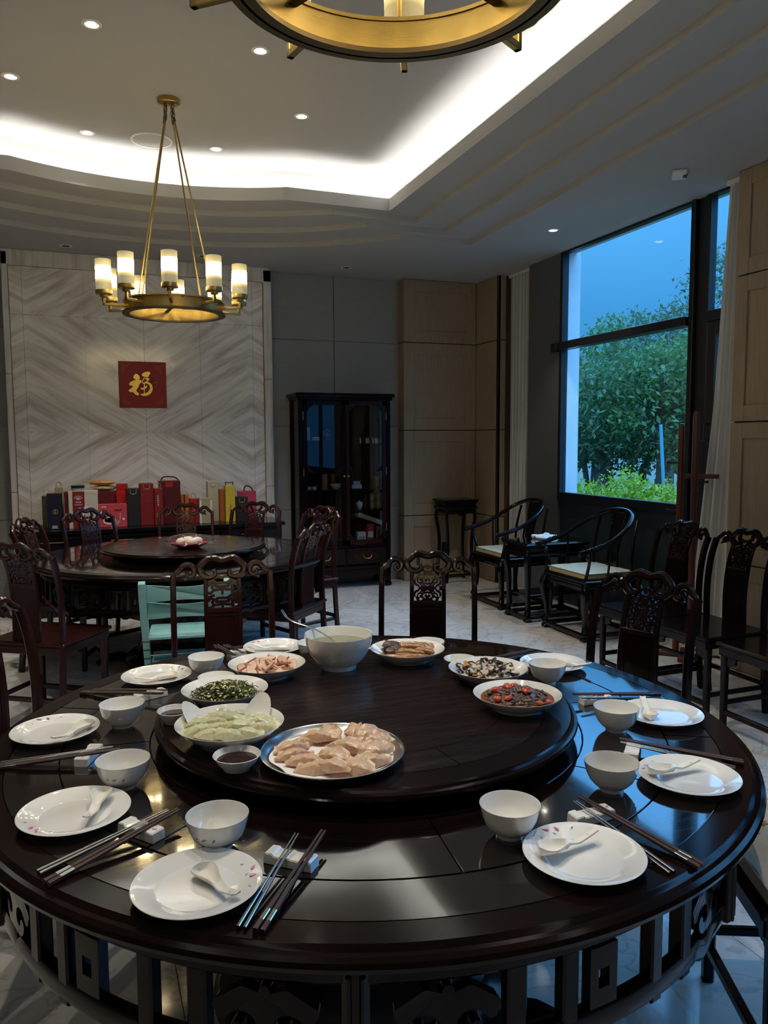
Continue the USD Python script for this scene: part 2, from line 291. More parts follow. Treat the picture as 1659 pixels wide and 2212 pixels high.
for x0, x1 in ((1.80, 2.49), (2.494, 3.21)):
    for z0, z1 in ((0, .80), (.803, 1.66), (1.663, 2.54), (2.543, H0)): obj('fabric_panel', bx(x0 + .001, x1 - .001, Y1 - .03, Y1, z0, z1, .003), 'grey_fabric', wb, smooth=False)
for x0, x1 in ((-1.9, -1.25), (-1.247, -.60)):
    for z0, z1 in ((0, .80), (.803, 1.66), (1.663, 2.54), (2.543, H0)): obj('fabric_panel', bx(x0, x1, Y1 - .03, Y1, z0, z1, .003), 'grey_fabric', wb, smooth=False)
ZB = [0, .705, 1.62, 2.545, H0]
def oak_module(parent, w, z0, z1, put, inset=.12, flat=False):
    """A wood panel w wide: stiles, rails and a recessed field, in local x (0..w) / depth y (0 front) / z."""
    z0 += .004; z1 -= .004
    if flat: obj('panel_board', put(bx(0, w, 0, .03, z0, z1, .003)), 'oak', parent, smooth=False); return
    for a, b, c, d in ((0, inset, z0, z1), (w - inset, w, z0, z1), (inset, w - inset, z0, z0 + inset), (inset, w - inset, z1 - inset, z1)): obj('panel_rail', put(bx(a, b, 0, .03, c, d, .0025)), 'oak', parent, smooth=False)
    obj('panel_field', put(bx(inset, w - inset, .014, .03, z0 + inset, z1 - inset)), 'oak', parent, smooth=False)
ps = thing('column_back', kind='structure')
obj('core', bx(3.235, 4.6, 7.80, Y1, 0, H0), 'oak_dark', ps); obj('core', bx(4.09, 4.6, 7.30, 7.80, 0, H0), 'oak_dark', ps)
for z0, z1 in zip(ZB[:-1], ZB[1:]):
    oak_module(ps, .85, z0, z1, lambda m: T(m, (3.21, 7.762, 0)))
    oak_module(ps, .18, z0, z1, lambda m: T(m, (3.209, 7.945, 0), rz=-PI / 2), flat=True)
    oak_module(ps, .49, z0, z1, lambda m: T(m, (4.06, 7.76, 0), rz=-PI / 2), flat=True)
    oak_module(ps, .09, z0, z1, lambda m: T(m, (4.06, 7.27, 0)), flat=True)
obj('socket', bx(3.655, 3.745, 7.752, 7.763, .285, .40, .004), 'black_plastic', ps)

# window wall
wr = thing('wall_right', kind='structure')
obj('kick_panel', bx(X1 + .015, X1 + .12, 4.0, 6.24, 0, .95), 'teal_panel', wr, smooth=False)
obj('metal_panel', bx(X1 - .005, X1 + .03, 6.245, 6.80, 0, H0), 'panel_metal', wr, smooth=False)
obj('niche_back', bx(X1 + .30, X1 + .45, 6.6, 7.3, 0, H0), 'plaster_plain', wr)
obj('niche_top', bx(X1 + .13, X1 + .45, 6.6, 7.97, H0, H0 + .05), 'plaster', wr)
obj('niche_side', bx(X1 + .03, X1 + .45, 6.79, 6.82, 0, H0), 'panel_metal', wr)
obj('panel_back', bx(X1 + .03, X1 + .12, 6.245, 6.79, 0, H0), 'black_metal', wr)
pr = thing('column_right', kind='structure')
XP = 3.956
obj('core', bx(XP + .03, X1 + .13, 2.53, 3.998, 0, H0), 'oak_dark', pr); obj('core', bx(XP + .03, X1 + .13, Y0, -.40, 0, H0), 'oak_dark', pr)
for k in (0, .49, 4.45, 5.45):
    for z0, z1 in zip(ZB[:-1], ZB[1:]): oak_module(pr, .985, z0, z1, lambda m: T(m, (XP, 4.0 - k * .988, 0), rz=-PI / 2), inset=.1)
struct('wall_left', bx(X0 - .12, X0, Y0, Y1, 0, HU), 'plaster_plain'); struct('wall_front', bx(X0, X1 + .5, Y0 - .12, Y0, 0, HU), 'plaster_plain')

w1 = thing('window_1', kind='structure')
def fr(y0, y1, z0, z1, x0=X1 - .02, x1=X1 + .045, n='frame'): obj(n, bx(x0, x1, y0, y1, z0, z1, .004), 'black_metal', w1, smooth=False)
fr(6.205, 6.245, .95, H0, n='jamb'); fr(4.59, 6.205, .95, 1.03, n='sill_rail'); fr(4.59, 6.205, 2.326, 2.392, x0=X1 - .06, n='transom'); fr(4.59, 6.205, 3.182, H0, n='head_rail')
fr(4.545, 4.59, 0, H0, x0=X1 - .03, n='mullion'); fr(4.455, 4.545, 0, H0, x0=X1 + .0, n='mullion'); fr(4.41, 4.455, 0, H0, n='mullion')
fr(3.99, 4.41, 2.33, 2.40, x0=X1 - .04, n='transom'); fr(3.99, 4.41, 3.182, H0, n='head_rail'); fr(4.33, 4.41, .1, 2.33, n='door_stile'); fr(3.99, 4.33, 2.24, 2.33, n='door_rail'); fr(3.99, 4.33, 1.80, 1.84, n='door_rail'); fr(3.99, 4.41, 0, .12, n='door_rail')
obj('transom_end', bx(X1 - .05, X1 - .004, 6.245, 6.34, 2.318, 2.395, .003), 'black_metal', w1)
obj('pane', bx(X1 + .012, X1 + .018, 4.59, 6.205, 1.03, 2.326), 'window_glass', w1); obj('pane', bx(X1 + .012, X1 + .018, 4.59, 6.205, 2.392, 3.182), 'window_glass', w1)
obj('pane', bx(X1 + .012, X1 + .018, 3.99, 4.41, 2.40, 3.182), 'window_glass', w1); obj('pane', bx(X1 + .012, X1 + .018, 3.99, 4.33, .12, 2.24), 'window_glass', w1)
obj('door_handle', tube([(X1 - .02, 4.37, 1.50), (X1 - .07, 4.37, 1.50), (X1 - .07, 4.37, 1.62), (X1 - .02, 4.37, 1.62)], .009), 'black_metal', w1)

# the next bay of the same window wall, beyond the oak column, just outside the picture
w1 = thing('window_2', kind='structure')
for z0, z1, n in ((.95, 1.03, 'sill_rail'), (2.326, 2.392, 'transom'), (3.182, H0, 'head_rail')): fr(-.40, 2.53, z0, z1, n=n)
for y in (-.40, 1.05, 2.485): fr(y, y + .045, 0, H0, n='mullion')
for y0, y1 in ((-.355, 1.05), (1.095, 2.485)):
    for z0, z1 in ((1.03, 2.326), (2.392, 3.182)): obj('pane', bx(X1 + .012, X1 + .018, y0, y1, z0, z1), 'window_glass', w1)
obj('kick_panel', bx(X1 + .015, X1 + .12, -.40, 2.53, 0, .95), 'teal_panel', w1, smooth=False)
# ------------------------------------------------------------------ lamps
def build_downlight(label, loc, rz, mtx, group):
    t = thing('downlight', label, 'ceiling light', loc, rz, group, mtx=mtx)
    obj('trim_ring', T(lathe([(.034, -.004), (.047, -.004), (.050, -.001), (.050, 0), (.034, 0), (.030, .03), (.034, -.004)], 32), (0, 0, 0)), 'white_plastic', t)
    obj('reflector', lathe([(.034, 0), (.028, .035), (.0, .035)], 24), 'steel', t)
    obj('bulb', T(cyl(.017, 0, .006, 16), (.004, 0, .018)), 'down_glow', t)
    return t
downK = Kind(build_downlight)
def spot(x, y, z, power, angle=48, warm=(1., .93, .82)):
    s = UsdLux.SphereLight.Define(stage, numbered('/World/downlight_beam'))
    s.AddTranslateOp().Set(Gf.Vec3d(x, y, z)); s.CreateRadiusAttr(.02); s.CreateIntensityAttr(power); s.CreateColorAttr(Gf.Vec3f(*warm)); s.CreateNormalizeAttr(True)
    sh = UsdLux.ShapingAPI.Apply(s.GetPrim()); sh.CreateShapingConeAngleAttr(angle); sh.CreateShapingConeSoftnessAttr(.6)
CH2, CH1 = (.583, 5.2), (.555, 1.37)
where = ['nearest left', 'nearest right', 'far left', 'far right', 'left', 'right']
for c, nm in ((CH2, 'far chandelier'), (CH1, 'near chandelier')):
    for (dx, dy), w in zip(((-.455, -.77), (.40, -.80), (-.465, .73), (.405, .73), (-.885, 0), (.835, -.04)), where):
        if c is CH1 and dy < -.5: continue          # those two would lie behind the camera's view
        downK.put(f'round recessed ceiling light, the {w} one around the {nm}', (c[0] + dx, c[1] + dy, HU), group='lit recessed ceiling lights')
        spot(c[0] + dx, c[1] + dy, HU - .03, SPOT * (1.0 if c is CH1 else 1.1))
def build_dark_down(label, loc, rz, mtx, group):
    t = thing('soffit_downlight', label, 'ceiling light', loc, rz, group, mtx=mtx)
    obj('trim_ring', lathe([(.034, -.003), (.052, -.003), (.054, 0), (.034, 0), (.034, -.003)], 28), 'white_plastic', t)
    obj('recess', lathe([(.034, -.002), (.030, .006), (0, .006)], 24), 'black_plastic', t)
    return t
ddK = Kind(build_dark_down)
for (x, y), w in zip(((-.06, 7.494), (1.103, 7.473), (2.488, 7.486)), ('above the left half of the marble wall', 'above the right half of the marble wall', 'above the display cabinet')): ddK.put('unlit recessed soffit light ' + w, (x, y, H0), group='unlit soffit lights')
downK.put('lit recessed light in the low soffit beside the tall window', (3.627, 5.607, H0)); spot(3.627, 5.607, H0 - .03, SPOT * .9)
t = thing('ceiling_sensor', 'small white ceiling sensor box with dark face near the window', 'sensor', (3.612, 4.147, H0), .9)
obj('case', bx(-.075, .075, -.045, .045, -.028, 0, .008), 'white_plastic', t); obj('lens', bx(-.03, .03, -.046, -.02, -.0295, -.02, .002), 'black_plastic', t)
t = thing('ceiling_speaker', 'round flush white ceiling speaker beyond the far chandelier', 'speaker', (.54, 5.92, HU))
obj('grille', lathe([(0, -.004), (.125, -.004), (.127, 0)], 40), 'plaster_trim', t); obj('rim', ring(.142, .127, -.006, 0, 40), 'white_plastic', t)

def build_chandelier(label, loc, rz, mtx, group, drop):
    """Brass ring with ten frosted cylinder shades on cranked arms, hung by four rods from a ceiling rose. Origin: centre of the ring's lower edge."""
    t = thing('chandelier', label, 'chandelier', loc, rz, group, mtx=mtx)
    R, h = .300, .082
    obj('ring_band', lathe([(R - .006, 0), (R, 0), (R, h), (R - .006, h), (R - .006, 0)], 96), 'brass', t, smooth=25)
    obj('ring_flange', lathe([(R - .028, 0), (R + .016, 0), (R + .016, .010), (R - .028, .010), (R - .028, 0)], 96), 'brass_dark', t, smooth=25)
    obj('ring_flange', lathe([(R - .010, h - .008), (R + .012, h - .008), (R + .012, h), (R - .010, h), (R - .010, h - .008)], 96), 'brass', t, smooth=25)
    obj('crossbar', bx(-R, R, -.012, .012, h - .02, h - .008, .003), 'brass_dark', t); obj('crossbar', bx(-.012, .012, -R, R, h - .02, h - .008, .003), 'brass_dark', t)
    for k in range(10):
        a = k * PI / 5 + .1; M = lambda m: T(m, rz=a); r1 = .425
        arm = obj('arm', cat_([M(bx(R - .002, r1 + .008, -.008, .008, .030, .046, .002)), M(bx(r1 - .008, r1 + .008, -.008, .008, .030, .082, .002))]), 'brass', t)
        obj('cup', T(lathe([(0, .078), (.022, .078), (.024, .092), (.047, .094), (.049, .098), (.049, .118), (.0, .118)], 28), (r1 * math.cos(a), r1 * math.sin(a), 0)), 'brass', t)
        obj('shade', T(lathe([(.0, .118), (.046, .118), (.0465, .300), (.043, .300), (.043, .13), (0, .13)], 28), (r1 * math.cos(a), r1 * math.sin(a), 0)), 'shade', t)
    for k in range(4):
        a = k * PI / 2 + .75; p0 = np.array([(R - .004) * math.cos(a), (R - .004) * math.sin(a), h]); p1 = np.array([.034 * math.cos(a), .034 * math.sin(a), drop - .115])
        r = obj('rod', tube([p0, p1], .0055, n=8), 'brass', t); obj('coupling', tube([p1 - (p1 - p0) * .02, p1], .009, n=8), 'brass_dark', r)
        top = np.array([.028 * math.cos(a), .028 * math.sin(a), drop - .034])
        for i in range(3):
            c = p1 + (top - p1) * (i + .5) / 3; s = a + (i % 2) * PI / 2
            u = np.array([math.cos(s), math.sin(s), 0]) * .010; w = (top - p1) / 3 * .68
            obj('chain_link', tube([c + u * math.cos(q) + w * math.sin(q) for q in np.linspace(0, 2 * PI, 15)], .0026, n=5, caps=False), 'brass_dark', t)
    obj('ceiling_rose', lathe([(0, drop - .034), (.058, drop - .034), (.068, drop - .028), (.068, drop), (0, drop)], 40), 'brass', t, smooth=40)
    return t
RZ2 = 2.305
build_chandelier('brass ring chandelier with glowing frosted shades above the far table', (*CH2, RZ2), .05, None, 'ring chandeliers', HU - RZ2)
build_chandelier('large brass ring chandelier close overhead, cut by the top of the picture', (*CH1, 2.33), .42, None, 'ring chandeliers', HU - 2.33)
# ------------------------------------------------------------------ round tables
TC, TC2, TZ, SZ = (.690, 1.930), (.63, 5.43), .76, .816
def sector(r0, r1, a0, a1, n=14): return Polygon(arc(0, 0, r1, a0, a1, n) + (arc(0, 0, r0, a1, a0, n) if r0 > 0 else [(0, 0)]))
def cloud_scroll(s=1.0):
    """Fretwork scroll: two facing spirals in a cloud outline, about 0.13 wide and 0.11 high (x, z)."""
    out = []
    for sx in (-1, 1):
        a = np.linspace(0, 3.6 * PI / 2, 30); r = .036 - .0042 * a
        out.append(LineString([(sx * (.028 + q * math.cos(t + .4)), -.004 + q * math.sin(t + .4)) for q, t in zip(r, a)]).buffer(.0085))
    out += [LineString([(-.064, .022), (-.03, .044), (0, .034), (.03, .044), (.064, .022)]).buffer(.010), Point(0, -.03).buffer(.013), LineString([(0, -.05), (0, .05)]).buffer(.008)]
    return affinity.scale(unary_union(out), s, s, origin=(0, 0))
def bend(m, r):
    """Wraps a flat panel (x along, y depth outwards, z up) round a cylinder of radius r, x=0 at angle 0."""
    v = m.vertices; a = v[:, 0] / r; q = r + v[:, 1]
    return trimesh.Trimesh(np.stack([q * np.cos(a), q * np.sin(a), v[:, 2]], -1), m.faces, process=False)
def fine(m, e=.03):
    v, f = trimesh.remesh.subdivide_to_size(m.vertices, m.faces, e); return trimesh.Trimesh(v, f, process=False)
def build_table(label, loc, rz, mtx, group):
    t = thing('round_table', label, 'table', loc, rz, group, mtx=mtx)
    R = .9375; gp = .0016
    obj('rim', lathe([(R - .055, TZ - .03), (R - .055, TZ), (R - .002, TZ), (R, TZ - .002), (R + .004, TZ - .005), (R + .007, TZ - .008), (R + .016, TZ - .009), (R + .024, TZ - .014), (R + .027, TZ - .022), (R + .024, TZ - .031), (R + .012, TZ - .036), (R - .005, TZ - .040), (R - .012, TZ - .046), (R - .055, TZ - .046), (R - .055, TZ - .03)], 200), 'lacquer', t, smooth=14)
    for r0, r1, n, o in ((.765, R - .055, 8, .28), (.56, .765, 8, .66), (0, .56, 4, .2)):
        for k in range(n):
            a0, a1 = o + k * 2 * PI / n, o + (k + 1) * 2 * PI / n; d = gp / max(r1, .1)
            pl = sector(r0 + gp if r0 else .0, r1 - gp, a0 + d, a1 - d)
            obj('plank', extr(pl, .022, at=TZ - .022, chamfer=.0012), f'table_wood_{(k + (r0 > .7)) % 4}', t, smooth=False)
    obj('sub_top', cyl(R - .03, TZ - .05, TZ - .023, 96), 'lacquer', t)
    ap = lambda r, zs: lathe([(r, zs[0]), (r + .016, zs[0]), (r + .020, zs[0] + .006), (r + .016, zs[1]), (r, zs[1]), (r, zs[0])], 128)
    obj('apron_moulding', lathe([(.86, .665), (.895, .665), (.905, .675), (.905, .690), (.897, .697), (.890, .714), (.86, .714), (.86, .665)], 128), 'lacquer', t, smooth=40)
    low = []
    for k in range(6):
        a0 = math.radians(-111 + 60 * k); n = 40
        pts = []
        for i in range(n + 1):
            s = i / n * 2 - 1; e = max(0, abs(s) - .70) / .3
            pts.append((a0 + i / n * PI / 3, .528 - .028 * e * e - (.012 if .60 < abs(s) < .70 else 0)))
        low += pts[:-1]
    p = np.array([(.882 * math.cos(a), .882 * math.sin(a), z) for a, z in low + low[:1]])
    obj('apron_lower_rail', tube(p, .016, .024, n=10, caps=False, upv=(0, 0, 1), power=3), 'lacquer', t)
    for k in range(6):
        a = math.radians(-111 + 60 * k); M = lambda m, a=a: T(m, rz=a)
        obj('apron_post', M(cat_([bx(.862, .908, -.022, .022, .485, .70, .006), bx(.905, .914, -.016, -.006, .49, .69, .003), bx(.905, .914, .006, .016, .49, .69, .003)])), 'lacquer', t)
        L = .882
        for s in (-1, 1):
            for d, w in ((.26, .018), (.36, .016)):
                q = s * d / L; obj('apron_strut', M(T(bx(.866, .896, -w, w, .50, .67, .004), rz=q)), 'lacquer', t)
            sq = unary_union([sbox(-.03, -.07, .03, .07).difference(sbox(-.012, -.005, .012, .03))])
            obj('apron_block', M(T(bend(fine(extr(sq, .022, 'xz', -.011)), L), (0, 0, .587), rz=s * .43 / L)), 'lacquer', t) if s > 0 else None
            obj('apron_scroll', M(T(bend(extr(cloud_scroll(1.18), .022, 'xz', -.011), L), (0, 0, .585), rz=s * .145 / L)), 'lacquer', t, smooth=False)
    obj('pedestal', lathe([(0, .02), (.40, .02), (.42, .05), (.40, .09), (.33, .13), (.30, .22), (.31, .50), (.36, .60), (.40, .66), (.55, .70), (.55, .712), (0, .712)], 64), 'lacquer', t, smooth=40)
    for k in range(6):
        a = k * PI / 3 + .3
        obj('pedestal_foot', T(tube([(.38, 0, .05), (.46, 0, .06), (.54, 0, .045), (.58, 0, .02), (.60, 0, .016)], [.03, .03, .026, .02, .016], n=8), rz=a), 'lacquer', t)
    return t
tabK = Kind(build_table)
tabK.put('large round dark lacquered table laid for a meal in the foreground', (*TC, 0), 0)
tabK.put('round dark lacquered table standing before the sideboard and marble wall', (*TC2, 0), .5)
def build_susan(label, loc, rz, mtx, group):
    t = thing('lazy_susan', label, 'lazy susan', loc, rz, group, mtx=mtx); R = .540; z = SZ - TZ
    obj('rim', lathe([(R - .075, z - .024), (R - .075, z), (R - .010, z), (R - .006, z - .003), (R - .003, z - .008), (R, z - .009), (R + .006, z - .010), (R + .008, z - .016), (R + .005, z - .022), (R - .012, z - .026), (R - .075, z - .026)], 160), 'lacquer', t, smooth=14)
    for k in range(8):
        a0 = .1 + k * PI / 4; obj('plank', extr(sector(.36, R - .0765, a0 + .0015, a0 + PI / 4 - .0015), .02, at=z - .02, chamfer=.0006), 'susan_wood', t, smooth=False)
    obj('centre_board', T(extr(Point(0, 0).buffer(.3590, 48), .02, at=z - .02, chamfer=.0006), rz=.4), 'susan_wood', t, smooth=False)
    obj('base', lathe([(0, 0), (.455, 0), (.462, .004), (.45, .014), (.43, .022), (.43, z - .020), (0, z - .020)], 96), 'lacquer', t, smooth=40)
    return t
susK = Kind(build_susan)
susK.put('turntable of dark wood in the middle of the laid table, full of dishes', (*TC, TZ))
susK.put('turntable of dark wood on the far table with a wrapped plate', (*TC2, TZ), .3)

# ------------------------------------------------------------------ dining chairs
BY = np.array([(0, -.225), (.30, -.198), (.45, -.190), (.60, -.186), (.74, -.196), (.86, -.222), (.93, -.250), (1.02, -.275)])
from scipy.interpolate import CubicSpline
_by = CubicSpline(BY[:, 0], BY[:, 1])
def lean(m):
    v = m.vertices.copy(); v[:, 1] += _by(np.clip(v[:, 2], 0, 1.02)); return trimesh.Trimesh(v, m.faces, process=False)
CP = lambda pts: [((x - 800) * .000326, 1.0 - (y - 85) * .000326) for x, y in pts]
def stroke(pts, rx, ry, n=34, taper=None, power=2.2, m=8):
    p = spline([(x, z) for x, z in pts], n); w = np.ones(n) if taper is None else np.interp(np.linspace(0, 1, n), *taper)
    return lean(tube(np.stack([p[:, 0], np.zeros(n), p[:, 1]], -1), rx * w, ry, n=m, power=power, upv=(0, 1, 0)))
def mirror(m):
    q = m.copy(); q.vertices = q.vertices * [-1, 1, 1]; q.faces = q.faces[:, ::-1]; return q
def fret_cloud():
    E = lambda x, y, rx, ry, r=0: affinity.rotate(affinity.scale(Point(x, y).buffer(1, 10), rx, ry), r)
    solid = unary_union([E(805, 490, 120, 95), E(705, 455, 60, 62), E(905, 455, 60, 62), E(672, 505, 62, 55), E(938, 505, 62, 55), E(715, 545, 60, 45, 25), E(895, 545, 60, 45, -25), E(805, 555, 105, 42)])
    holes = []
    for s in (-1, 1):
        X = lambda x: 805 + s * (x - 805)
        holes += [E(X(712), 437, 24, 21), LineString([(X(683), 470), (X(690), 498), (X(712), 496)]).buffer(9), LineString([(X(645), 475), (X(652), 515), (X(690), 535), (X(705), 560)]).buffer(10), LineString([(X(775), 455), (X(752), 470), (X(758), 500), (X(778), 505)]).buffer(9), E(X(730), 530, 11, 8)]
    holes += [E(805, 500, 12, 20), LineString([(782, 540), (805, 552), (828, 540)]).buffer(8)]
    up_ = solid.difference(unary_union(holes))
    both = unary_union([up_, affinity.scale(up_, 1, -1, origin=(805, 585)), sbox(600, 560, 640, 610).buffer(0), LineString([(752, 585), (858, 585)]).buffer(7), E(755, 585, 30, 16), E(855, 585, 30, 16)])
    return Polygon(CP(both.exterior.coords), [CP(i.coords) for i in both.interiors]) if both.geom_type == 'Polygon' else unary_union([Polygon(CP(q.exterior.coords), [CP(i.coords) for i in q.interiors]) for q in both.geoms])
def fret_keys():
    L = lambda pts: LineString(CP(pts)).buffer(.0052)
    out = []
    for dy in (0, 195):
        for s in (-1, 1):
            X = lambda x: 805 + s * (x - 805)
            out += [L([(X(610), 430 + dy), (X(680), 400 + dy), (X(740), 440 + dy), (X(870), 440 + dy)]) if dy == 0 or s > 0 else L([(X(610), 430 + dy), (X(690), 405 + dy)]), L([(X(605), 480 + dy), (X(650), 445 + dy), (X(690), 455 + dy)]), L([(X(605), 560 + dy), (X(650), 570 + dy), (X(690), 530 + dy), (X(805), 520 + dy)]),
                    L([(X(700), 455 + dy), (X(665), 490 + dy), (X(690), 530 + dy)])]
        out += [L([(720, 485 + dy), (890, 485 + dy)]), L([(740, 440 + dy), (720, 462 + dy), (740, 485 + dy)]), L([(870, 440 + dy), (890, 462 + dy), (870, 485 + dy)]), L([(805, 520 + dy), (805, 575 + dy)])]
    out += [L([(700, 370), (740, 350), (805, 372), (870, 350), (910, 370)])]
    return unary_union(out)
CREST = [(690, 265), (706, 320), (650, 352), (570, 345), (515, 295), (503, 232), (545, 185), (590, 147), (640, 122), (720, 128), (800, 146), (880, 128), (960, 122), (1010, 147), (1055, 185), (1097, 232), (1085, 295), (1030, 345), (950, 352), (894, 320), (910, 265)]
EAR = [(163, 330), (185, 300), (228, 272), (278, 216), (335, 193), (395, 212), (428, 268), (412, 325), (362, 338), (330, 305), (352, 275)]
def build_chair(label, loc, rz, mtx, group, style='cloud', wood='lacquer', name='dining_chair'):
    t = thing(name, label, 'chair', loc, rz, group, mtx=mtx)
    W = 'lacquer' if wood == 'lacquer' else wood
    for s in (-1, 1):
        zz = np.linspace(0, .925, 20); obj('back_post', tube(np.stack([np.full(20, s * .212), _by(zz), zz], -1), .0145 - .002 * zz, .0185, n=8, power=4, upv=(0, 1, 0)), W, t)
        obj('front_leg', tube([(s * .205, .19, 0), (s * .205, .19, .40), (s * .205, .19, .445)], [.0155, .019, .019], n=8, power=4, upv=(0, 1, 0)), W, t)
        e = stroke(CP(EAR), .0125, .0135, 40, ([0, .12, .6, 1], [.75, 1.05, 1.1, .6])); obj('crest_ear', e if s < 0 else mirror(e), W, t)
        sc = lean(extr(unary_union([Point(-.150, .915).buffer(.010), LineString([(-.160, .905), (-.14, .925)]).buffer(.005)]), .012, 'xz', -.006)); obj('ear_scroll', sc if s < 0 else mirror(sc), W, t)
        obj('side_stretcher', bx(s * .205 - .010, s * .205 + .010, -.20, .185, .135, .160, .004), W, t)
        obj('splat_upright', lean(fine(bx(s * .0727 - .0095, s * .0727 + .0095, -.010, .010, .455, .915, .003), .06)), W, t)
        br = extr(unary_union([sbox(.125, .375, .190, .435), Point(.150, .375).buffer(.022), Point(.175, .36).buffer(.016)]).difference(Point(.118, .372).buffer(.014)), .014, 'xz', .183)
        obj('seat_bracket', br if s > 0 else mirror(br), W, t)
    obj('seat', cat_([bx(-.235, .235, -.215, .235, .447, .468, .007), bx(-.222, .222, -.205, .222, .400, .447, .005)]), W, t)
    obj('front_stretcher', bx(-.20, .20, .178, .202, .085, .112, .004), W, t); obj('back_stretcher', bx(-.21, .21, -.226, -.206, .150, .175, .004), W, t)
    obj('crest_rail', stroke(CP(CREST), .0155, .0165, 90, ([0, .12, .3, .5, .7, .88, 1], [.55, .95, 1.1, 1.08, 1.1, .95, .55])), W, t)
    L = lambda pts, w=.0045: LineString(CP(pts)).buffer(w)
    if style == 'cloud':
        orn = unary_union([L([(715, 310), (757, 372), (850, 372), (885, 310), (805, 290), (715, 310)]), L([(662, 150), (662, 260)], .008), L([(938, 150), (938, 260)], .008), Point(*CP([(805, 300)])[0]).buffer(.010), L([(757, 372), (757, 400)]), L([(850, 372), (850, 400)])])
        obj('crest_ornament', lean(extr(orn, .014, 'xz', -.007)), W, t, smooth=False)
        obj('fretwork', lean(extr(fret_cloud(), .013, 'xz', -.0065)), W, t, smooth=False)
    else: obj('fretwork', lean(extr(fret_keys(), .013, 'xz', -.0065)), W, t, smooth=False)
    obj('splat_rail', lean(bx(-.076, .076, -.011, .011, .757, .780, .003)), W, t)
    pan = fine(bx(-.066, .066, -.006, .006, .468, .758), .06); obj('back_panel', lean(pan), W, t)
    bead = extr(sbox(-.058, .49, .058, .748).difference(sbox(-.052, .496, .052, .742)), .003, 'xz', .006); obj('panel_bead', lean(fine(bead, .06)), W, t)
    return t
chairK = Kind(lambda *a: build_chair(*a)); keyK = Kind(lambda *a: build_chair(*a, style='keys', wood='red_lacquer')); redK = Kind(lambda *a: build_chair(*a, wood='red_lacquer'))
def seat_at(K, x, y, to, label, group):
    d = math.atan2(to[1] - y, to[0] - x) if isinstance(to, tuple) else to
    return K.put(label, (x + .24 * math.cos(d), y + .24 * math.sin(d), 0), d - PI / 2, group=group)
g1, g2, g3 = 'carved chairs around the laid table', 'carved chairs around the far table', 'carved chairs lined up by the right wall'
seat_at(chairK, 1.47, 3.27, math.radians(245), 'carved dark chair with pierced cloud splat behind the duck platter', g1)
seat_at(keyK, .566, 3.49, math.radians(262), 'red-brown carved chair with key-pattern splat in front of the mint high chair', g1)
seat_at(chairK, 2.02, 2.44, math.radians(198), 'carved dark chair beyond the right rim of the laid table', g1)
seat_at(redK, -.36, 2.86, math.radians(-42), 'red-brown carved chair cut by the left edge of the picture, at the laid table', g1)
seat_at(redK, .03, 6.43, TC2, 'carved chair behind the far table in front of the white and red gift box', g2)
seat_at(redK, .79, 6.64, TC2, 'carved chair behind the far table in front of the maroon leather gift bag', g2)
seat_at(redK, 1.36, 6.58, TC2, 'carved chair behind the far table in front of the yellow gift box', g2)
seat_at(redK, 1.74, 5.92, TC2, 'carved chair nearest the display cabinet, seen edge-on at the far table', g2)
seat_at(redK, 1.35, 4.76, TC2, 'red-brown carved chair seen from behind at the right of the far table', g2)
seat_at(redK, -.36, 5.80, TC2, 'carved dark chair at the left of the far table, farther of the two', g2)
seat_at(redK, -.33, 4.42, math.radians(56), 'carved chair at the front left of the far table with its seat in view', g2)
seat_at(chairK, 3.50, 3.90, PI, 'carved dark chair by the right wall, farthest of the row, seat shining blue', g3)
seat_at(chairK, 3.50, 3.41, PI, 'carved dark chair by the right wall, second of the row from the window', g3)
seat_at(chairK, 3.50, 2.88, PI, 'carved dark chair by the right wall, its seat cut by the right edge', g3)

# chair with patterned cushion, cut by the right edge
seat_at(chairK, 1.89, 1.25, math.radians(155), 'carved dark chair with a patterned cushion, cut by the lower right edge', g1)
# ------------------------------------------------------------------ place settings
mat('skin_pork', (.66, .49, .31), .34, vary=(.50, .29, .19), scale=55, bump=.5, bscale=90, subsurface_weight=.25, subsurface_scale=.004, coat_weight=.25, coat_roughness=.2)
mat('skin_leek', (.62, .60, .38), .34, vary=(.38, .40, .22), scale=60, bump=.5, bscale=90, subsurface_weight=.25, subsurface_scale=.004, coat_weight=.3, coat_roughness=.18)
mat('pork_face', (.60, .36, .26), .5, vary=(.68, .47, .36), scale=60); mat('pork_rim', (.36, .15, .065), .4)
mat('duck_skin', (.34, .165, .055), .24, vary=(.20, .085, .03), scale=50, bump=.7, bscale=110, coat_weight=.5, coat_roughness=.12)
mat('duck_pale', (.52, .33, .20), .4, vary=(.40, .22, .11), scale=50, bump=.4); mat('liver', (.105, .062, .052), .38, vary=(.07, .04, .035), scale=40, bump=.3)
mat('beef', (.14, .075, .048), .36, vary=(.085, .042, .028), scale=70, bump=.5, bscale=120, coat_weight=.3); mat('tomato', (.52, .075, .025), .22, vary=(.40, .035, .02), scale=40, coat_weight=.5)
mat('beef_sauce', (.22, .085, .025), .12); mat('mush_flesh', (.66, .57, .45), .5, vary=(.5, .42, .33), scale=60); mat('mush_skin', (.045, .03, .028), .3); mat('carrot', (.62, .22, .03), .4)
mat('seaweed', (.035, .042, .010), .25, vary=(.09, .095, .02), scale=30, coat_weight=.4); mat('garlic', (.62, .58, .30), .35)
mat('soy', (.020, .007, .006), .04); mat('garlic_sauce', (.62, .60, .36), .2, vary=(.5, .48, .26), scale=60); mat('soup', (.22, .23, .13), .05, vary=(.17, .18, .10), scale=14)
mat('paper', (.74, .73, .69), .7)

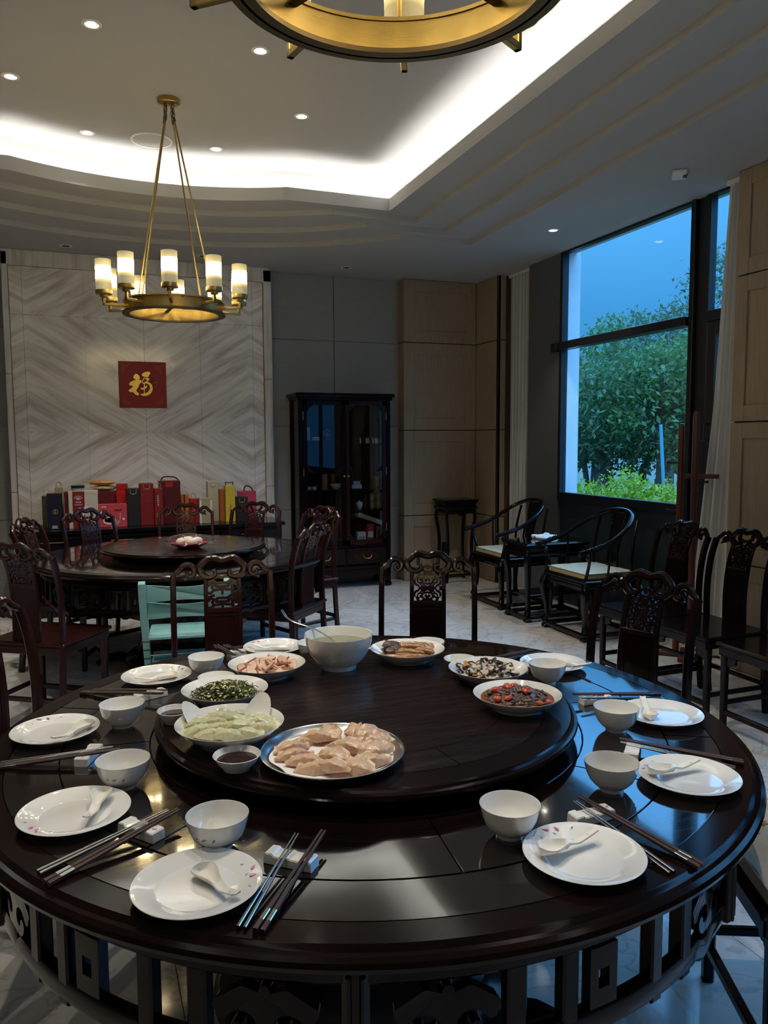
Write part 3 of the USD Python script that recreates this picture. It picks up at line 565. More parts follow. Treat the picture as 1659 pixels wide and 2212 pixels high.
def petals(parent, r, spots, z, mats=('petal_pink', 'petal_pink', 'petal_grey'), wall=None, sc=1.0):
    """Printed petals: thin leaf shapes on the rim (flat) or the wall of a vessel (wall=function angle->matrix)."""
    for i, (a, dr, rot, L) in enumerate(spots):
        L *= sc
        pts = [(L * math.cos(q) * .5, L * .17 * math.sin(q) * (1 - .35 * math.cos(q))) for q in np.linspace(0, 2 * PI, 15)[:-1]]
        m = T(extr(Polygon(pts), .0004), rz=rot)
        m = T(m, ((r + dr) * math.cos(a), (r + dr) * math.sin(a), z(r + dr))) if wall is None else wall(m, a)
        obj('petal_print', m, mats[i % len(mats)], parent, smooth=False)
PLATE = [(0, .003), (.060, .003), (.062, 0), (.066, 0), (.067, .004), (.082, .010), (.100, .0155), (.1075, .0172), (.1085, .0186), (.1075, .0196), (.100, .0186), (.082, .0135), (.071, .0085), (.066, .0072), (0, .0068)]
def build_plate(label, loc, rz, mtx, group):
    t = thing('dinner_plate', label, 'plate', loc, rz, group, mtx=mtx)
    obj('dish', lathe(PLATE, 72), 'porcelain', t, smooth=50)
    petals(t, .093, [(.1, 0, .3, .016), (.34, .003, 1.2, .014), (-.25, -.002, 2.2, .008)], lambda r: .0174 + (r - .093) * .32)
    petals(t, .086, [(.22, -.003, .8, .007), (.6, 0, .1, .006)], lambda r: .0153 + (r - .086) * .32, mats=('petal_grey',))
    return t
BOWL = [(0, .006), (.020, .006), (.022, 0), (.026, 0), (.0265, .007), (.036, .013), (.046, .024), (.0525, .038), (.0565, .054), (.058, .062), (.0578, .0628), (.0565, .062), (.0548, .054), (.0505, .039), (.043, .026), (.032, .016), (.02, .0115), (0, .011)]
def build_bowl(label, loc, rz, mtx, group):
    t = thing('rice_bowl', label, 'bowl', loc, rz, group, mtx=mtx)
    obj('dish', lathe(BOWL, 64), 'porcelain', t, smooth=50)
    def wall(m, a):
        m = T(m, rx=PI / 2 - .35, rz=PI / 2); return T(T(m, (.0530, 0, .0375)), rz=a)
    petals(t, 0, [(.0, 0, .3, .010), (.35, 0, 1.0, .009), (-.3, 0, .2, .006)], None, mats=('petal_grey', 'petal_pink'), wall=wall)
    return t
def build_spoon(label, loc, rz, mtx, group):
    """Chinese soup spoon: the bowl at +x end, handle towards -x."""
    t = thing('soup_spoon', label, 'spoon', loc, rz, group, mtx=mtx)
    n, m = 30, 11; top, bot = [], []
    for i in range(n + 1):
        u = i / n; x = -.072 + .134 * u
        if u < .52: w = .0075 + .0015 * (u / .52); flat = 1
        else:
            q = (u - .52) / .48; w = .009 + .0135 * math.sin(min(1, q * 1.25) * PI / 2) ** 1.4; w *= math.sqrt(max(0, 1 - max(0, (q - .62) / .38) ** 2.2)); flat = 0
        base = .004 + (.020 * max(0, 1 - u / .56) ** 1.25)
        deep = .0 if flat else .010 * math.sin(min(1, (u - .52) / .48 * 1.05) * PI)
        for j in range(m):
            s = j / (m - 1) * 2 - 1; rim = base + .011 * (0 if flat and u < .35 else min(1, max(0, (u - .35) / .2)))
            z = rim - (.0045 if flat else .013) * (1 - s * s) * (1 if u > .35 else .45)
            top.append((x, s * w, z)); bot.append((x, s * (w + .0012), z - .0024))
    k = n + 1; V = np.array(top + bot); F = []
    for i in range(n):
        for j in range(m - 1):
            a, b, c, d = i * m + j, i * m + j + 1, (i + 1) * m + j + 1, (i + 1) * m + j; o = k * m
            F += [(a, d, c), (a, c, b), (a + o, b + o, c + o), (a + o, c + o, d + o)]
        for j in (0, m - 1):
            a, d = i * m + j, (i + 1) * m + j; o = k * m
            F += [(a, a + o, d + o), (a, d + o, d)] if j == 0 else [(a, d, d + o), (a, d + o, a + o)]
    for i in (0, n):
        for j in range(m - 1):
            a, b = i * m + j, i * m + j + 1; o = k * m; F += [(a, b, b + o), (a, b + o, a + o)] if i == 0 else [(a, b + o, b), (a, a + o, b + o)]
    V[:, 2] -= V[:, 2].min()
    obj('body', trimesh.Trimesh(V, F, process=False), 'porcelain_warm', t, smooth=60)
    z0 = max(p[2] for p in V if p[0] < -.055)
    obj('hole_dot', T(cyl(.0016, 0, .0004, 10), (-.052, 0, float(np.interp(-.052, V[:m * k:m, 0], V[m // 2:m * k:m, 2]))+.0002)), 'petal_grey', t)
    return t
def build_rest(label, loc, rz, mtx, group):
    """Porcelain chopstick rest: a bevelled bar with two shallow saddles."""
    t = thing('chopstick_rest', label, 'chopstick rest', loc, rz, group, mtx=mtx)
    prof = [(-.048, 0), (.048, 0), (.0465, .017), (.044, .0195), (.030, .0205), (.026, .0165), (.006, .0165), (.002, .0185), (-.002, .0185), (-.006, .0165), (-.026, .0165), (-.030, .0205), (-.044, .0195), (-.0465, .017)]
    m = cat_([extr(Polygon(prof), .030, 'xz', -.015), extr(Polygon(prof).buffer(-.0015), .033, 'xz', -.0165)])
    obj('bar', m, 'porcelain', t, smooth=False)
    petals(t, 0, [(0, 0, .4, .011)], None, wall=lambda m, a: T(m, (.037, .0, .0204)))
    return t
def stick(name, L, a, b, mtl, bands=()):
    def build(label, loc, rz, mtx, group):
        t = thing(name, label, 'chopstick', loc, rz, group, mtx=mtx)
        w = lambda x: a + (b - a) * x / L
        if not bands: obj('shaft', tube([(0, 0, 0), (L * .3, 0, 0), (L, 0, 0)], [a, w(L * .3), b], n=8, power=3.4, upv=(0, 0, 1)), mtl, t); return t
        x0, x1 = bands
        obj('end', tube([(0, 0, 0), (x0, 0, 0)], [a, w(x0)], n=8, power=4.5, upv=(0, 0, 1)), mtl, t)
        obj('silver_band', tube([(x0, 0, 0), (x1, 0, 0)], [w(x0) * 1.04, w(x1) * 1.04], n=8, power=4.5, upv=(0, 0, 1)), 'steel', t)
        obj('shaft', tube([(x1, 0, 0), (L * .6, 0, 0), (L, 0, 0)], [w(x1), w(L * .6), b], n=8, power=3.8, upv=(0, 0, 1)), mtl, t); return t
    return Kind(build)
plateK, bowlK, spoonK, restK = Kind(build_plate), Kind(build_bowl), Kind(build_spoon), Kind(build_rest)
steelK, brownK = stick('steel_chopstick', .255, .0033, .0014, 'steel'), stick('brown_chopstick', .277, .0044, .0022, 'chopstick_brown', (.022, .048))
def frame_to(p, q):
    """A matrix whose x axis runs from p to q, z kept upward."""
    p, q = np.array(p, float), np.array(q, float); x = q - p; x /= np.linalg.norm(x); y = np.cross([0, 0, 1], x); y /= np.linalg.norm(y); z = np.cross(x, y)
    m = np.eye(4); m[:3, 0], m[:3, 1], m[:3, 2], m[:3, 3] = x, y, z, p; return m
TAGS = ['nearest setting, left of centre', 'second setting along the left rim', 'third setting along the left rim', 'setting in front of the mint chair', 'far setting behind the sliced pork', 'far setting behind the duck', 'far right setting behind the mushrooms', 'right setting beside the beef dish', 'second setting along the right rim', 'nearest setting on the right']
PL = [(.155, 1.283), (-.039, 1.634), (-.088, 2.134), (.197, 2.527), (.620, 2.730), None, (1.433, 2.180), (1.436, 1.660), (1.220, 1.318), (.811, 1.126)]
BO = [(.211, 1.419), (.060, 1.750), (.076, 2.138), (.351, 2.518), (.722, 2.561), (1.090, 2.426), (1.324, 2.043), (1.268, 1.633), (1.039, 1.350), (.736, 1.257)]
SP = {0: ((.169, 1.312), (.205, 1.200)), 1: ((.015, 1.674), (-.020, 1.545)), 2: ((-.012, 2.112), (-.090, 2.02)), 3: ((.242, 2.500), (.130, 2.470)), 4: ((.655, 2.690), (.56, 2.72)), 6: ((1.45, 2.18), (1.50, 2.10)), 7: ((1.390, 1.650), (1.430, 1.720)), 8: ((1.152, 1.345), (1.245, 1.345)), 9: ((.745, 1.143), (.850, 1.160))}
RE = [((.283, 1.346), (.361, 1.273)), ((.047, 1.560), (.114, 1.475)), ((.012, 1.990), (-.030, 1.892)), ((.120, 2.330), (.208, 2.368)), ((.455, 2.700), (.545, 2.735)), ((.905, 2.575), (.995, 2.550)), ((1.30, 2.26), (1.345, 2.17)), ((1.305, 1.835), (1.395, 1.83)), ((1.172, 1.453), (1.240, 1.525)), ((.867, 1.248), (.967, 1.252))]
ST = {0: ((.203, 1.152), (.344, 1.358)), 1: ((-.096, 1.436), (.128, 1.542)), 2: ((-.203, 1.978), (.048, 1.926)), 3: ((.008, 2.480), (.213, 2.323)), 4: ((.470, 2.86), (.490, 2.610)), 6: ((1.490, 2.345), (1.262, 2.235)), 7: ((1.540, 1.782), (1.294, 1.812)), 8: ((1.365, 1.330), (1.184, 1.516)), 9: ((.928, 1.034), (.903, 1.288))}
BR = {0: ((.226, 1.132), (.397, 1.353)), 1: ((-.082, 1.394), (.155, 1.538)), 2: ((-.212, 1.953), (.058, 1.901)), 3: ((-.025, 2.463), (.205, 2.288)), 4: ((.436, 2.86), (.455, 2.585)), 6: ((1.470, 2.370), (1.250, 2.270)), 7: ((1.560, 1.815), (1.286, 1.850)), 8: ((1.405, 1.346), (1.190, 1.538)), 9: ((.988, 1.030), (.922, 1.306))}
PA = [-.25, 3.6, 1.7, .3, 1.9, 0, 2.4, 2.2, 2.1, 1.45]
SURF = TZ + .0002
for i, tg in enumerate(TAGS):
    if PL[i]: plateK.put(f'white petal-print dinner plate of the {tg}', (*PL[i], SURF), PA[i], group='dinner plates')
    bowlK.put(f'white porcelain rice bowl of the {tg}', (*BO[i], SURF), -2.2 + i * .25, group='rice bowls')
    if i in SP:
        (bxx, byy), (hx, hy) = SP[i]; a = math.atan2(byy - hy, bxx - hx)
        on = PL[i]; c = np.array([bxx, byy]) - .045 * np.array([math.cos(a), math.sin(a)])
        dz = TZ + .0155 if np.hypot(bxx - on[0], byy - on[1]) > .055 else TZ + .0085
        spoonK.put(f'white soup spoon lying on the plate of the {tg}', mtx=frame_to((c[0], c[1], dz + .0), (c[0] + math.cos(a), c[1] + math.sin(a), dz + (.06 if dz > TZ + .01 else 0))), group='soup spoons')
    (ax, ay), (qx, qy) = RE[i]
    restK.put(f'white porcelain chopstick rest of the {tg}', ((ax + qx) / 2, (ay + qy) / 2, SURF), math.atan2(qy - ay, qx - ax), group='chopstick rests')
    for K, D, nm, off, zr in ((steelK, ST, 'steel', .0055, .0035), (brownK, BR, 'brown', .0062, .0046)):
        if i not in D: continue
        p, q = map(np.array, D[i]); n = np.array([-(q - p)[1], (q - p)[0]]); n /= np.linalg.norm(n)
        Ls = .255 if nm == 'steel' else .277; d = (q - p) / np.linalg.norm(q - p)
        mid = (np.array(RE[i][0]) + np.array(RE[i][1])) / 2; s = max(.14, min(Ls - .02, float(np.dot(mid - p, d))))
        za, zq = TZ + zr + .0004, TZ + .0196 + zr * .6; slope = (zq - za) / s
        for k in (-1, 1):
            o = p + n * off * k; e = o + d * Ls - n * off * k * .45
            K.put(f"{nm} chopstick {'on the plate side' if (np.dot(n * k, np.array(PL[i]) - p) > 0) else 'away from the plate'} of its pair, {tg}", mtx=frame_to((o[0], o[1], za), (e[0], e[1], za + slope * Ls)), group=f'{nm} chopsticks')

# ------------------------------------------------------------------ dishes on the turntable
ZS = SZ + .0003
def deep_plate(r, h):
    return [(0, .004), (r * .50, .004), (r * .52, 0), (r * .57, 0), (r * .58, .005), (r * .74, h * .34), (r * .90, h * .72), (r, h - .001), (r * 1.0, h), (r * .985, h), (r * .88, h * .74 + .001), (r * .72, h * .38 + .003), (r * .56, .010), (0, .0085)]
def vessel(name, label, cat, x, y, prof, m='porcelain', group=None, n=72, z=None):
    t = thing(name, label, cat, (x, y, ZS if z is None else z), 0, group)
    obj('dish', lathe(prof, n), m, t, smooth=50); return t
PD = dict(pork=(.492, 2.260), weed=(.335, 2.064), duck=(.943, 2.256), mush=(1.077, 1.972), beef=(1.035, 1.737), oval=(.299, 1.785), tray=(.491, 1.602))
g = 'white serving plates on the turntable'
for k, lb in (('pork', 'white serving plate of sliced pork'), ('weed', 'white serving plate heaped with seaweed'), ('duck', 'white serving plate of braised duck and liver'), ('mush', 'white serving plate of sliced mushrooms'), ('beef', 'white serving plate of beef and tomato')):
    vessel('serving_plate', lb + ' on the turntable', 'plate', *PD[k], deep_plate(.114 if k != 'duck' else .118, .040), group=g)
pv = vessel('serving_plate', 'white serving plate of green dumplings with paper corners sticking up', 'plate', *PD['oval'], deep_plate(.125, .047), group=g)
def sauce(x, y, lb, liq, m, r=.051):
    k = r / .051
    vessel('sauce_dish', lb, 'dish', x, y, [(0, .003), (.026 * k, .003), (.028 * k, 0), (.031 * k, 0), (.034 * k, .006), (.045 * k, .018), (r, .030), (r - .001, .031), (r - .0025, .030), (.043 * k, .019), (.031 * k, .009), (0, .007)], group='small sauce dishes', n=56)
    lt = obj('sauce', T(lathe([(0, .0105), (.034 * k, .0105), (.042 * k, .0185), (.0425 * k, .0188), (0, .0188)], 48), (x, y, ZS)), m, smooth=30); tag(lt, liq, 'sauce', None, 'stuff')
sauce(.194, 1.962, 'small dish of dark soy sauce half under the paper, at the turntable edge', 'dark soy sauce in the small dish at the turntable edge', 'soy', .044)
sauce(.286, 1.627, 'small dish of dark soy sauce left of the steel tray', 'dark soy sauce in the small dish beside the steel tray', 'soy')
sauce(.335, 2.205, 'small pale sauce dish behind the seaweed plate', 'pale garlic sauce in the dish behind the seaweed', 'garlic_sauce', .053)
sauce(1.059, 2.114, 'small dish of pale yellow sauce between duck and mushrooms', 'pale yellow sauce between the duck and mushroom plates', 'garlic_sauce')
vessel('soup_bowl', 'large white porcelain bowl of clear greenish soup', 'bowl', .716, 2.261, [(0, .010), (.045, .010), (.048, 0), (.054, 0), (.055, .012), (.075, .026), (.092, .052), (.101, .080), (.105, .104), (.1045, .1055), (.102, .104), (.097, .080), (.088, .054), (.071, .031), (.05, .018), (0, .016)])
sp = obj('soup', T(lathe([(0, .070), (.0935, .070), (.0952, .0755), (0, .0755)], 64), (.716, 2.261, ZS)), 'soup'); tag(sp, 'clear greenish soup filling the large white bowl', 'soup', None, 'stuff')
t = thing('ladle', 'steel soup ladle resting in the large soup bowl', 'ladle', (.716, 2.261, ZS))
hp = spline([(.012, .008, .066), (-.02, .045, .086), (-.060, .085, .1095), (-.105, .135, .122), (-.125, .160, .136), (-.135, .172, .156)], 24)
obj('handle', tube(hp, np.interp(np.linspace(0, 1, 24), [0, .5, 1], [.0032, .0042, .0062]), .0018, n=8), 'steel', t)
obj('bowl', T(lathe([(0, 0), (.018, .004), (.027, .014), (.030, .024), (.029, .024), (.026, .0145), (.0175, .005), (0, .0012)], 32), (.030, -.014, .052)), 'steel', t)
t = thing('dumpling_tray', 'round shallow stainless steel tray of dumplings lined with white paper', 'tray', (*PD['tray'], ZS))
obj('pan', lathe([(0, 0), (.135, 0), (.150, .010), (.155, .019), (.158, .020), (.1585, .0215), (.156, .0222), (.153, .020), (.147, .0115), (.134, .002), (0, .002)], 96), 'tray_steel', t, smooth=40)
rng = np.random.default_rng(5)
def paper_sheet(r, z, corners, seed, bow=.004):
    """A square-ish crumpled liner: polar mesh, corners lift."""
    n, k = 72, 10; V = [(0, 0, z)]
    for j in range(1, k + 1):
        for i in range(n):
            a = i * 2 * PI / n; R = r * (1 + .10 * math.sin(3 * a + seed) * .4 + .03 * math.sin(7 * a)); q = j / k; lift = 0; ext = 1
            for ca, ch_, ce in corners:
                d = math.cos(a - ca); f = max(0, (d - .90) / .10); ext = max(ext, 1 + ce * f); lift = max(lift, ch_ * f)
            V.append((R * ext * q * math.cos(a), R * ext * q * math.sin(a), z + lift * q ** 3 + bow * q ** 6 + .0012 * math.sin(5 * a + 9 * q)))
    F = [(0, 1 + i, 1 + (i + 1) % n) for i in range(n)]
    for j in range(k - 1):
        for i in range(n):
            a, b = 1 + j * n + i, 1 + j * n + (i + 1) % n; F += [(a, a + n, b + n), (a, b + n, b)]
    V = np.array(V); lo = V - [0, 0, .0006]; m = len(V); F = np.array(F)
    return trimesh.Trimesh(np.vstack([V, lo]), np.vstack([F, F[:, ::-1] + m]), process=False)
pp = obj('paper_liner', T(paper_sheet(.136, .0032, (), 1., .004), (*PD['tray'], ZS)), 'paper', smooth=True); tag(pp, 'white paper lining the round steel dumpling tray', 'paper liner')
pp = obj('paper_liner', T(paper_sheet(.083, .0100, ((2.35, .052, .62), (.62, .062, .52)), 2., .012), (*PD['oval'], ZS)), 'paper', smooth=True); tag(pp, 'white paper with two raised corners in the green dumpling plate', 'paper liner')

def dumpling(seed, R=.036, curl=0.):
    """A pleated half-moon: plump along the fold, thin frilled rim along the arc. Lies flat; fold along x, arc towards +y."""
    rg = np.random.default_rng(seed); n, k = 36, 9; ph = rg.uniform(0, 6); V, Bm = [], []
    for j in range(k + 1):
        q = j / k
        for i in range(n + 1):
            a = PI * i / n; e = 1 + .05 * math.sin(9 * a + ph) * q ** 3
            x, y = R * q * e * math.cos(a) * 1.08, R * q * e * math.sin(a) * .86
            y -= .010 * (1 - q) + .004 * math.sin(a) * 0
            edge = max(0, (q - .72) / .28)
            h = .0035 + .0185 * (1 - min(1, q / .80) ** 2.4) ** .8 * (.72 + .28 * math.sin(a)) + .0016 * math.sin(13 * a + ph) * math.exp(-((q - .72) / .16) ** 2) + .003 * edge * math.sin(6 * a + ph)
            h += .0018 * (meshkit.noise(np.array([x * 90 + seed, y * 90, seed * 1.7])) - .5)
            V.append((x, y, h + curl * q * q * math.sin(a)))
            Bm.append((x, y - (.006 * (1 - q)), max(.0, h - .0045) * (.0 if q < .75 else edge) + curl * q * q * math.sin(a) * edge))
    m = n + 1; F = []
    for j in range(k):
        for i in range(n):
            a, b, c, d = j * m + i, j * m + i + 1, (j + 1) * m + i + 1, (j + 1) * m + i; o = (k + 1) * m; F += [(a, d, c), (a, c, b), (a + o, c + o, d + o), (a + o, b + o, c + o)]
    for i in range(n):
        a, b = k * m + i, k * m + i + 1; o = (k + 1) * m; F += [(a, a + o, b + o), (a, b + o, b)]
    for j in range(k):                                          # close the fold side
        for i in (0, n):
            a, d = j * m + i, (j + 1) * m + i; o = (k + 1) * m; F += [(a, a + o, d + o), (a, d + o, d)]
    return trimesh.Trimesh(np.array(V + Bm), F, process=False)
DW = {}
for v in range(4): DW[v] = dumpling(11 + v, .040, (0, .004, .008, .002)[v])
def clock(dx, dy):
    h = round(math.degrees(math.atan2(dx, dy)) / 30) % 12 or 12
    return h
_used = {}
HOURS = 'zero one two three four five six seven eight nine ten eleven twelve'.split()
def where_in(dx, dy, R, noun, dish):
    """Place in a dish as a clock face, twelve away from the camera."""
    q = math.hypot(dx, dy) / R; h2 = round(math.degrees(math.atan2(dx, dy)) / 15) % 24; hh = ('half past ' if h2 % 2 else '') + HOURS[(h2 // 2) or 12] + ('' if h2 % 2 else " o'clock")
    s = 'in the very middle' if q < .15 else f"{'near the middle' if q < .42 else 'halfway out' if q < .72 else 'at the edge'} towards {hh}"
    n = _used.get((noun, s, dish), 0); _used[(noun, s, dish)] = n + 1
    return s + ('' if n == 0 else (', upper', ', topmost', ', lowest', ', outermost')[min(n - 1, 3)])
def piece(name, cat, mesh, m, c, z, dx, dy, R, noun, dish, group, rz=0, rx=0, ry=0, extra=None):
    u = (dx * rt[0] + dy * rt[1]) / math.hypot(rt[0], rt[1]); w = (dx * fw[0] + dy * fw[1]) / math.hypot(fw[0], fw[1])
    mm = trimesh.transformations.euler_matrix(rx, ry, rz); mm[:3, 3] = (c[0] + dx, c[1] + dy, z)
    t = thing(name, f'{noun} {dish}, {where_in(u, w, R, noun, dish)}', cat, group=group, mtx=mm)
    if isinstance(mesh, list):
        for nm, ms, mt in mesh: obj(nm, ms, mt, t, smooth=40)
    else: obj('body', mesh, m, t, smooth=45)
    return t
Uv, Wv = rt[:2] / np.linalg.norm(rt[:2]), fw[:2] / np.linalg.norm(fw[:2])
def uv(u, w): return Uv * u + Wv * w
# steel tray: placed as seen, (right, away, turn, lift, tilt)
TR = [(-.078, .062, .35, 0, 0), (-.040, .074, -.1, .010, .1), (-.018, .098, -.9, .0, .5), (-.098, .022, .5, .004, .1), (-.088, -.022, .4, .004, .1), (-.060, -.060, .1, .004, .1), (-.034, -.100, .0, .002, .05), (.004, -.106, -.3, .010, .15),
      (.022, .045, -.3, 0, 0), (.040, .010, -.6, .008, .25), (.004, -.045, -.5, .004, .3), (.045, .092, -1.1, .004, .7), (.086, .068, .7, .006, .8), (.108, .030, .55, .004, .8), (.104, -.020, .4, .006, .5), (.098, -.065, .3, .004, .3), (.060, -.100, -.4, .002, .4)]
for i, (u, w, rz, lf, tl) in enumerate(TR):
    d = uv(u * .92, w * .92)
    piece('dumpling', 'dumpling', DW[i % 4], 'skin_pork', PD['tray'], ZS + .0042 + lf + .012 * math.sin(tl), d[0], d[1], .135, 'pale pleated dumpling', 'of the steel tray', 'dumplings in the steel tray', rz=rz - .366, rx=tl)
GR = [(-.060, .034, .4, .0), (-.030, .052, .1, .004), (.012, .062, -.4, .006), (.048, .045, .2, .004), (.070, .018, -.3, .006), (.072, -.018, .2, .004), (.044, -.046, -.2, .004), (.010, -.060, .1, .006), (-.028, -.054, .3, .004), (-.064, -.028, .5, .003), (-.072, .004, .3, .006), (-.030, .010, .2, .018), (.012, .014, -.4, .022), (.020, -.022, .0, .020), (-.018, -.024, .4, .018), (.046, .006, .6, .019)]
for i, (u, w, rz, lf) in enumerate(GR):
    d = uv(u, w); piece('dumpling', 'dumpling', DW[(i + 1) % 4], 'skin_leek', PD['oval'], ZS + .014 + lf + .010 * (math.hypot(u, w) > .05), d[0], d[1], .09, 'greenish boiled dumpling', 'of the paper-lined plate', 'green dumplings on the white plate', rz=rz - .366, rx=.15 + .12 * math.sin(i * 2.1), ry=.15 * math.cos(i * 1.7))
# sliced pork
def slice_mesh(s):
    a = np.linspace(0, 2 * PI, 19)[:-1]; r = 1 + .12 * np.sin(2 * a + s) + .05 * np.sin(5 * a + s)
    P = Polygon(np.stack([.0235 * r * np.cos(a), .0155 * r * np.sin(a)], -1)); return [('slice', extr(P.buffer(-.0016), .0052), 'pork_face'), ('rind', T(extr(P.difference(P.buffer(-.0018)), .0044), (0, 0, .0004)), 'pork_rim')]
PS = [slice_mesh(s) for s in range(4)]; rg = np.random.default_rng(21); n = 0
for ringr, cnt, z, lo in ((.070, 14, .026, .45), (.046, 10, .030, .5), (.022, 6, .036, .5), (.05, 6, .038, .3)):
    for k in range(cnt):
        a = k * 2 * PI / cnt + rg.uniform(-.2, .2) + ringr * 30; r = ringr + rg.uniform(-.006, .006); d = (r * math.cos(a), r * math.sin(a))
        piece('pork_slice', 'pork slice', PS[n % 4], None, PD['pork'], ZS + z - .004, d[0], d[1], .08, 'pinkish slice of roast pork', 'of its plate', 'slices of roast pork', rz=rg.uniform(0, PI), rx=rg.uniform(-.2, .9), ry=rg.uniform(-.6, .6)); n += 1
bed = obj('pork_bed', T(blob(.074, .074, .022, 3, .12, 2.5, 3, squash=-.004), (*PD['pork'], ZS + .012)), 'pork_rim'); tag(bed, 'bed of pork pieces under the slices of roast pork', 'meat', None, 'stuff')
# braised duck, liver and gizzard
dk = PD['duck']; rg = np.random.default_rng(8)
bed = obj('duck_bed', T(blob(.086, .086, .028, 5, .18, 2.4, 3, squash=-.002), (*dk, ZS + .012)), 'duck_skin', smooth=True); tag(bed, 'bed of chopped braised duck under the wing pieces', 'meat', None, 'stuff')
def strip(L, w, h, s, bend_=.3):
    p = spline([(-L / 2, 0, 0), (-L / 5, bend_ * w, h * .3), (L / 5, bend_ * w, h * .35), (L / 2, 0, 0)], 14); m = tube(p, np.interp(np.linspace(0, 1, 14), [0, .2, .75, 1], [.35, 1, .85, .3]) * w, np.interp(np.linspace(0, 1, 14), [0, .2, .75, 1], [.4, 1, .9, .4]) * h, n=12)
    nn = meshkit.fbm(m.vertices * 90 + s, 3, int(s)) - .5; m.vertices = m.vertices + m.vertices * 0 + (nn[:, None] * .005); return m
for i, (u, w, L, W_, rz, z) in enumerate([(.010, -.005, .105, .013, -.15, .042), (-.005, -.040, .115, .013, -.12, .034), (-.035, -.022, .075, .012, -.3, .036), (.020, -.062, .09, .010, .05, .024), (.050, -.030, .07, .012, -.4, .034), (-.045, -.060, .07, .010, -.25, .022), (.045, .000, .06, .012, -.6, .042)]):
    d = uv(u, w); piece('duck_piece', 'duck', strip(L, W_, .010, i * 3.3), 'duck_skin', dk, ZS + z, d[0], d[1], .09, 'glossy brown braised duck strip', 'of the duck plate', 'braised duck pieces', rz=rz - .366)
for i, (u, w) in enumerate([(.005, .032), (.026, .034), (-.014, .036), (.046, .026), (.060, .010), (.066, -.014), (.072, .030), (.030, .058), (.055, .050)]):
    d = uv(u, w); piece('duck_chunk', 'duck', blob(.017, .012, .012, i + 40, .3, 2., 2), 'duck_pale', dk, ZS + .040 - .0009 * i, d[0], d[1], .09, 'paler chopped duck chunk', 'of the duck plate', 'braised duck pieces', rz=i * 1.1)
for i in range(16):
    a = 2.0 + i * .115; r = .05 + .022 * ((i * 7) % 3) / 2; u, w = r * math.cos(a + .3), r * math.sin(a + .3) * 1.0
    d = uv(u, w + .012); piece('liver_slice', 'liver', T(blob(.019, .0125, .0042, i + 60, .22, 1.8, 2), (0, 0, 0)), 'liver', dk, ZS + .034 + .005 * (i % 4), d[0], d[1], .09, 'dark liver slice', 'of the duck plate', 'dark liver slices', rz=i * .9, rx=rg.uniform(-.3, .8), ry=rg.uniform(-.5, .5))
# mushrooms
mu = PD['mush']; rg = np.random.default_rng(14)
cap = Polygon([(-.019, 0), (-.018, .008), (-.010, .014), (0, .0155), (.010, .014), (.018, .008), (.019, 0), (.013, -.001), (.006, .001), (.0045, -.006), (.004, -.013), (-.004, -.013), (-.0045, -.006), (-.006, .001), (-.013, -.001)])
capr = LineString([(-.0185, .001), (-.017, .008), (-.010, .0138), (0, .0152), (.010, .0138), (.017, .008), (.0185, .001)]).buffer(.0017)
MU = [[('flesh', extr(affinity.scale(cap, s, q), .0042), 'mush_flesh'), ('dark_skin', T(extr(affinity.scale(capr, s, q, origin=(0, 0)), .0052), (0, 0, -.0005)), 'mush_skin')] for s, q in ((1, 1), (.85, .9), (1.1, .8), (.7, 1.1))]
bed = obj('mushroom_bed', T(blob(.080, .080, .026, 9, .15, 3, 3, squash=-.002), (*mu, ZS + .010)), 'mush_skin'); tag(bed, 'bed of dark fried mushroom under the mushroom slices', 'mushrooms', None, 'stuff')
n = 0
for ringr, cnt, z in ((.076, 17, .026), (.058, 14, .033), (.036, 10, .038), (.014, 5, .042), (.045, 8, .043)):
    for k in range(cnt):
        a = k * 2 * PI / cnt + rg.uniform(-.2, .2); r = ringr + rg.uniform(-.006, .006); d = (r * math.cos(a), r * math.sin(a))
        piece('mushroom_slice', 'mushroom slice', MU[n % 4], None, mu, ZS + z, d[0], d[1], .085, 'dark-skinned mushroom slice', 'on its plate', 'mushroom slices', rz=rg.uniform(0, 6), rx=rg.uniform(-.9, .9), ry=rg.uniform(-.7, .7)); n += 1
for i, (u, w) in enumerate([(-.058, .010), (-.045, -.004), (-.030, .018), (-.036, -.058), (-.020, -.062), (-.062, .030), (.030, .02)]):
    d = uv(u, w); piece('carrot_strip', 'carrot', bx(-.016, .016, -.0045, .0045, -.0016, .0016, .001), 'carrot', mu, ZS + (.044 if w > -.03 else .033), d[0], d[1], .085, 'orange carrot strip', 'of the mushroom plate', 'carrot strips', rz=i * .8 + .3, rx=.3)
# beef and tomato
be = PD['beef']; rg = np.random.default_rng(31)
bed = obj('beef_sauce', T(lathe([(0, .012), (.070, .012), (.094, .0275), (0, .0275)], 48), (*be, ZS)), 'beef_sauce'); tag(bed, 'orange-brown gravy around the stewed beef', 'sauce', None, 'stuff')
ms = [T(blob(.076, .070, .022, 4, .25, 3.2, 3, squash=-.004), (0, 0, .022))]
for i in range(150):
    a, r = rg.uniform(0, 2 * PI), .084 * math.sqrt(rg.uniform(0, 1)); z = .046 - .020 * (r / .084) ** 2 + rg.uniform(-.003, .003)
    q = blob(rg.uniform(.008, .015), rg.uniform(.003, .006), rg.uniform(.002, .0035), i, .5, 2.5, 1); ms.append(T(q, (r * math.cos(a), r * math.sin(a), z), rz=rg.uniform(0, PI), rx=rg.uniform(-.8, .8), ry=rg.uniform(-.6, .6)))
st = obj('stewed_beef', T(cat_(ms), (*be, ZS)), 'beef', smooth=60); tag(st, 'shredded brown stewed beef heaped on its white plate', 'beef', None, 'stuff')
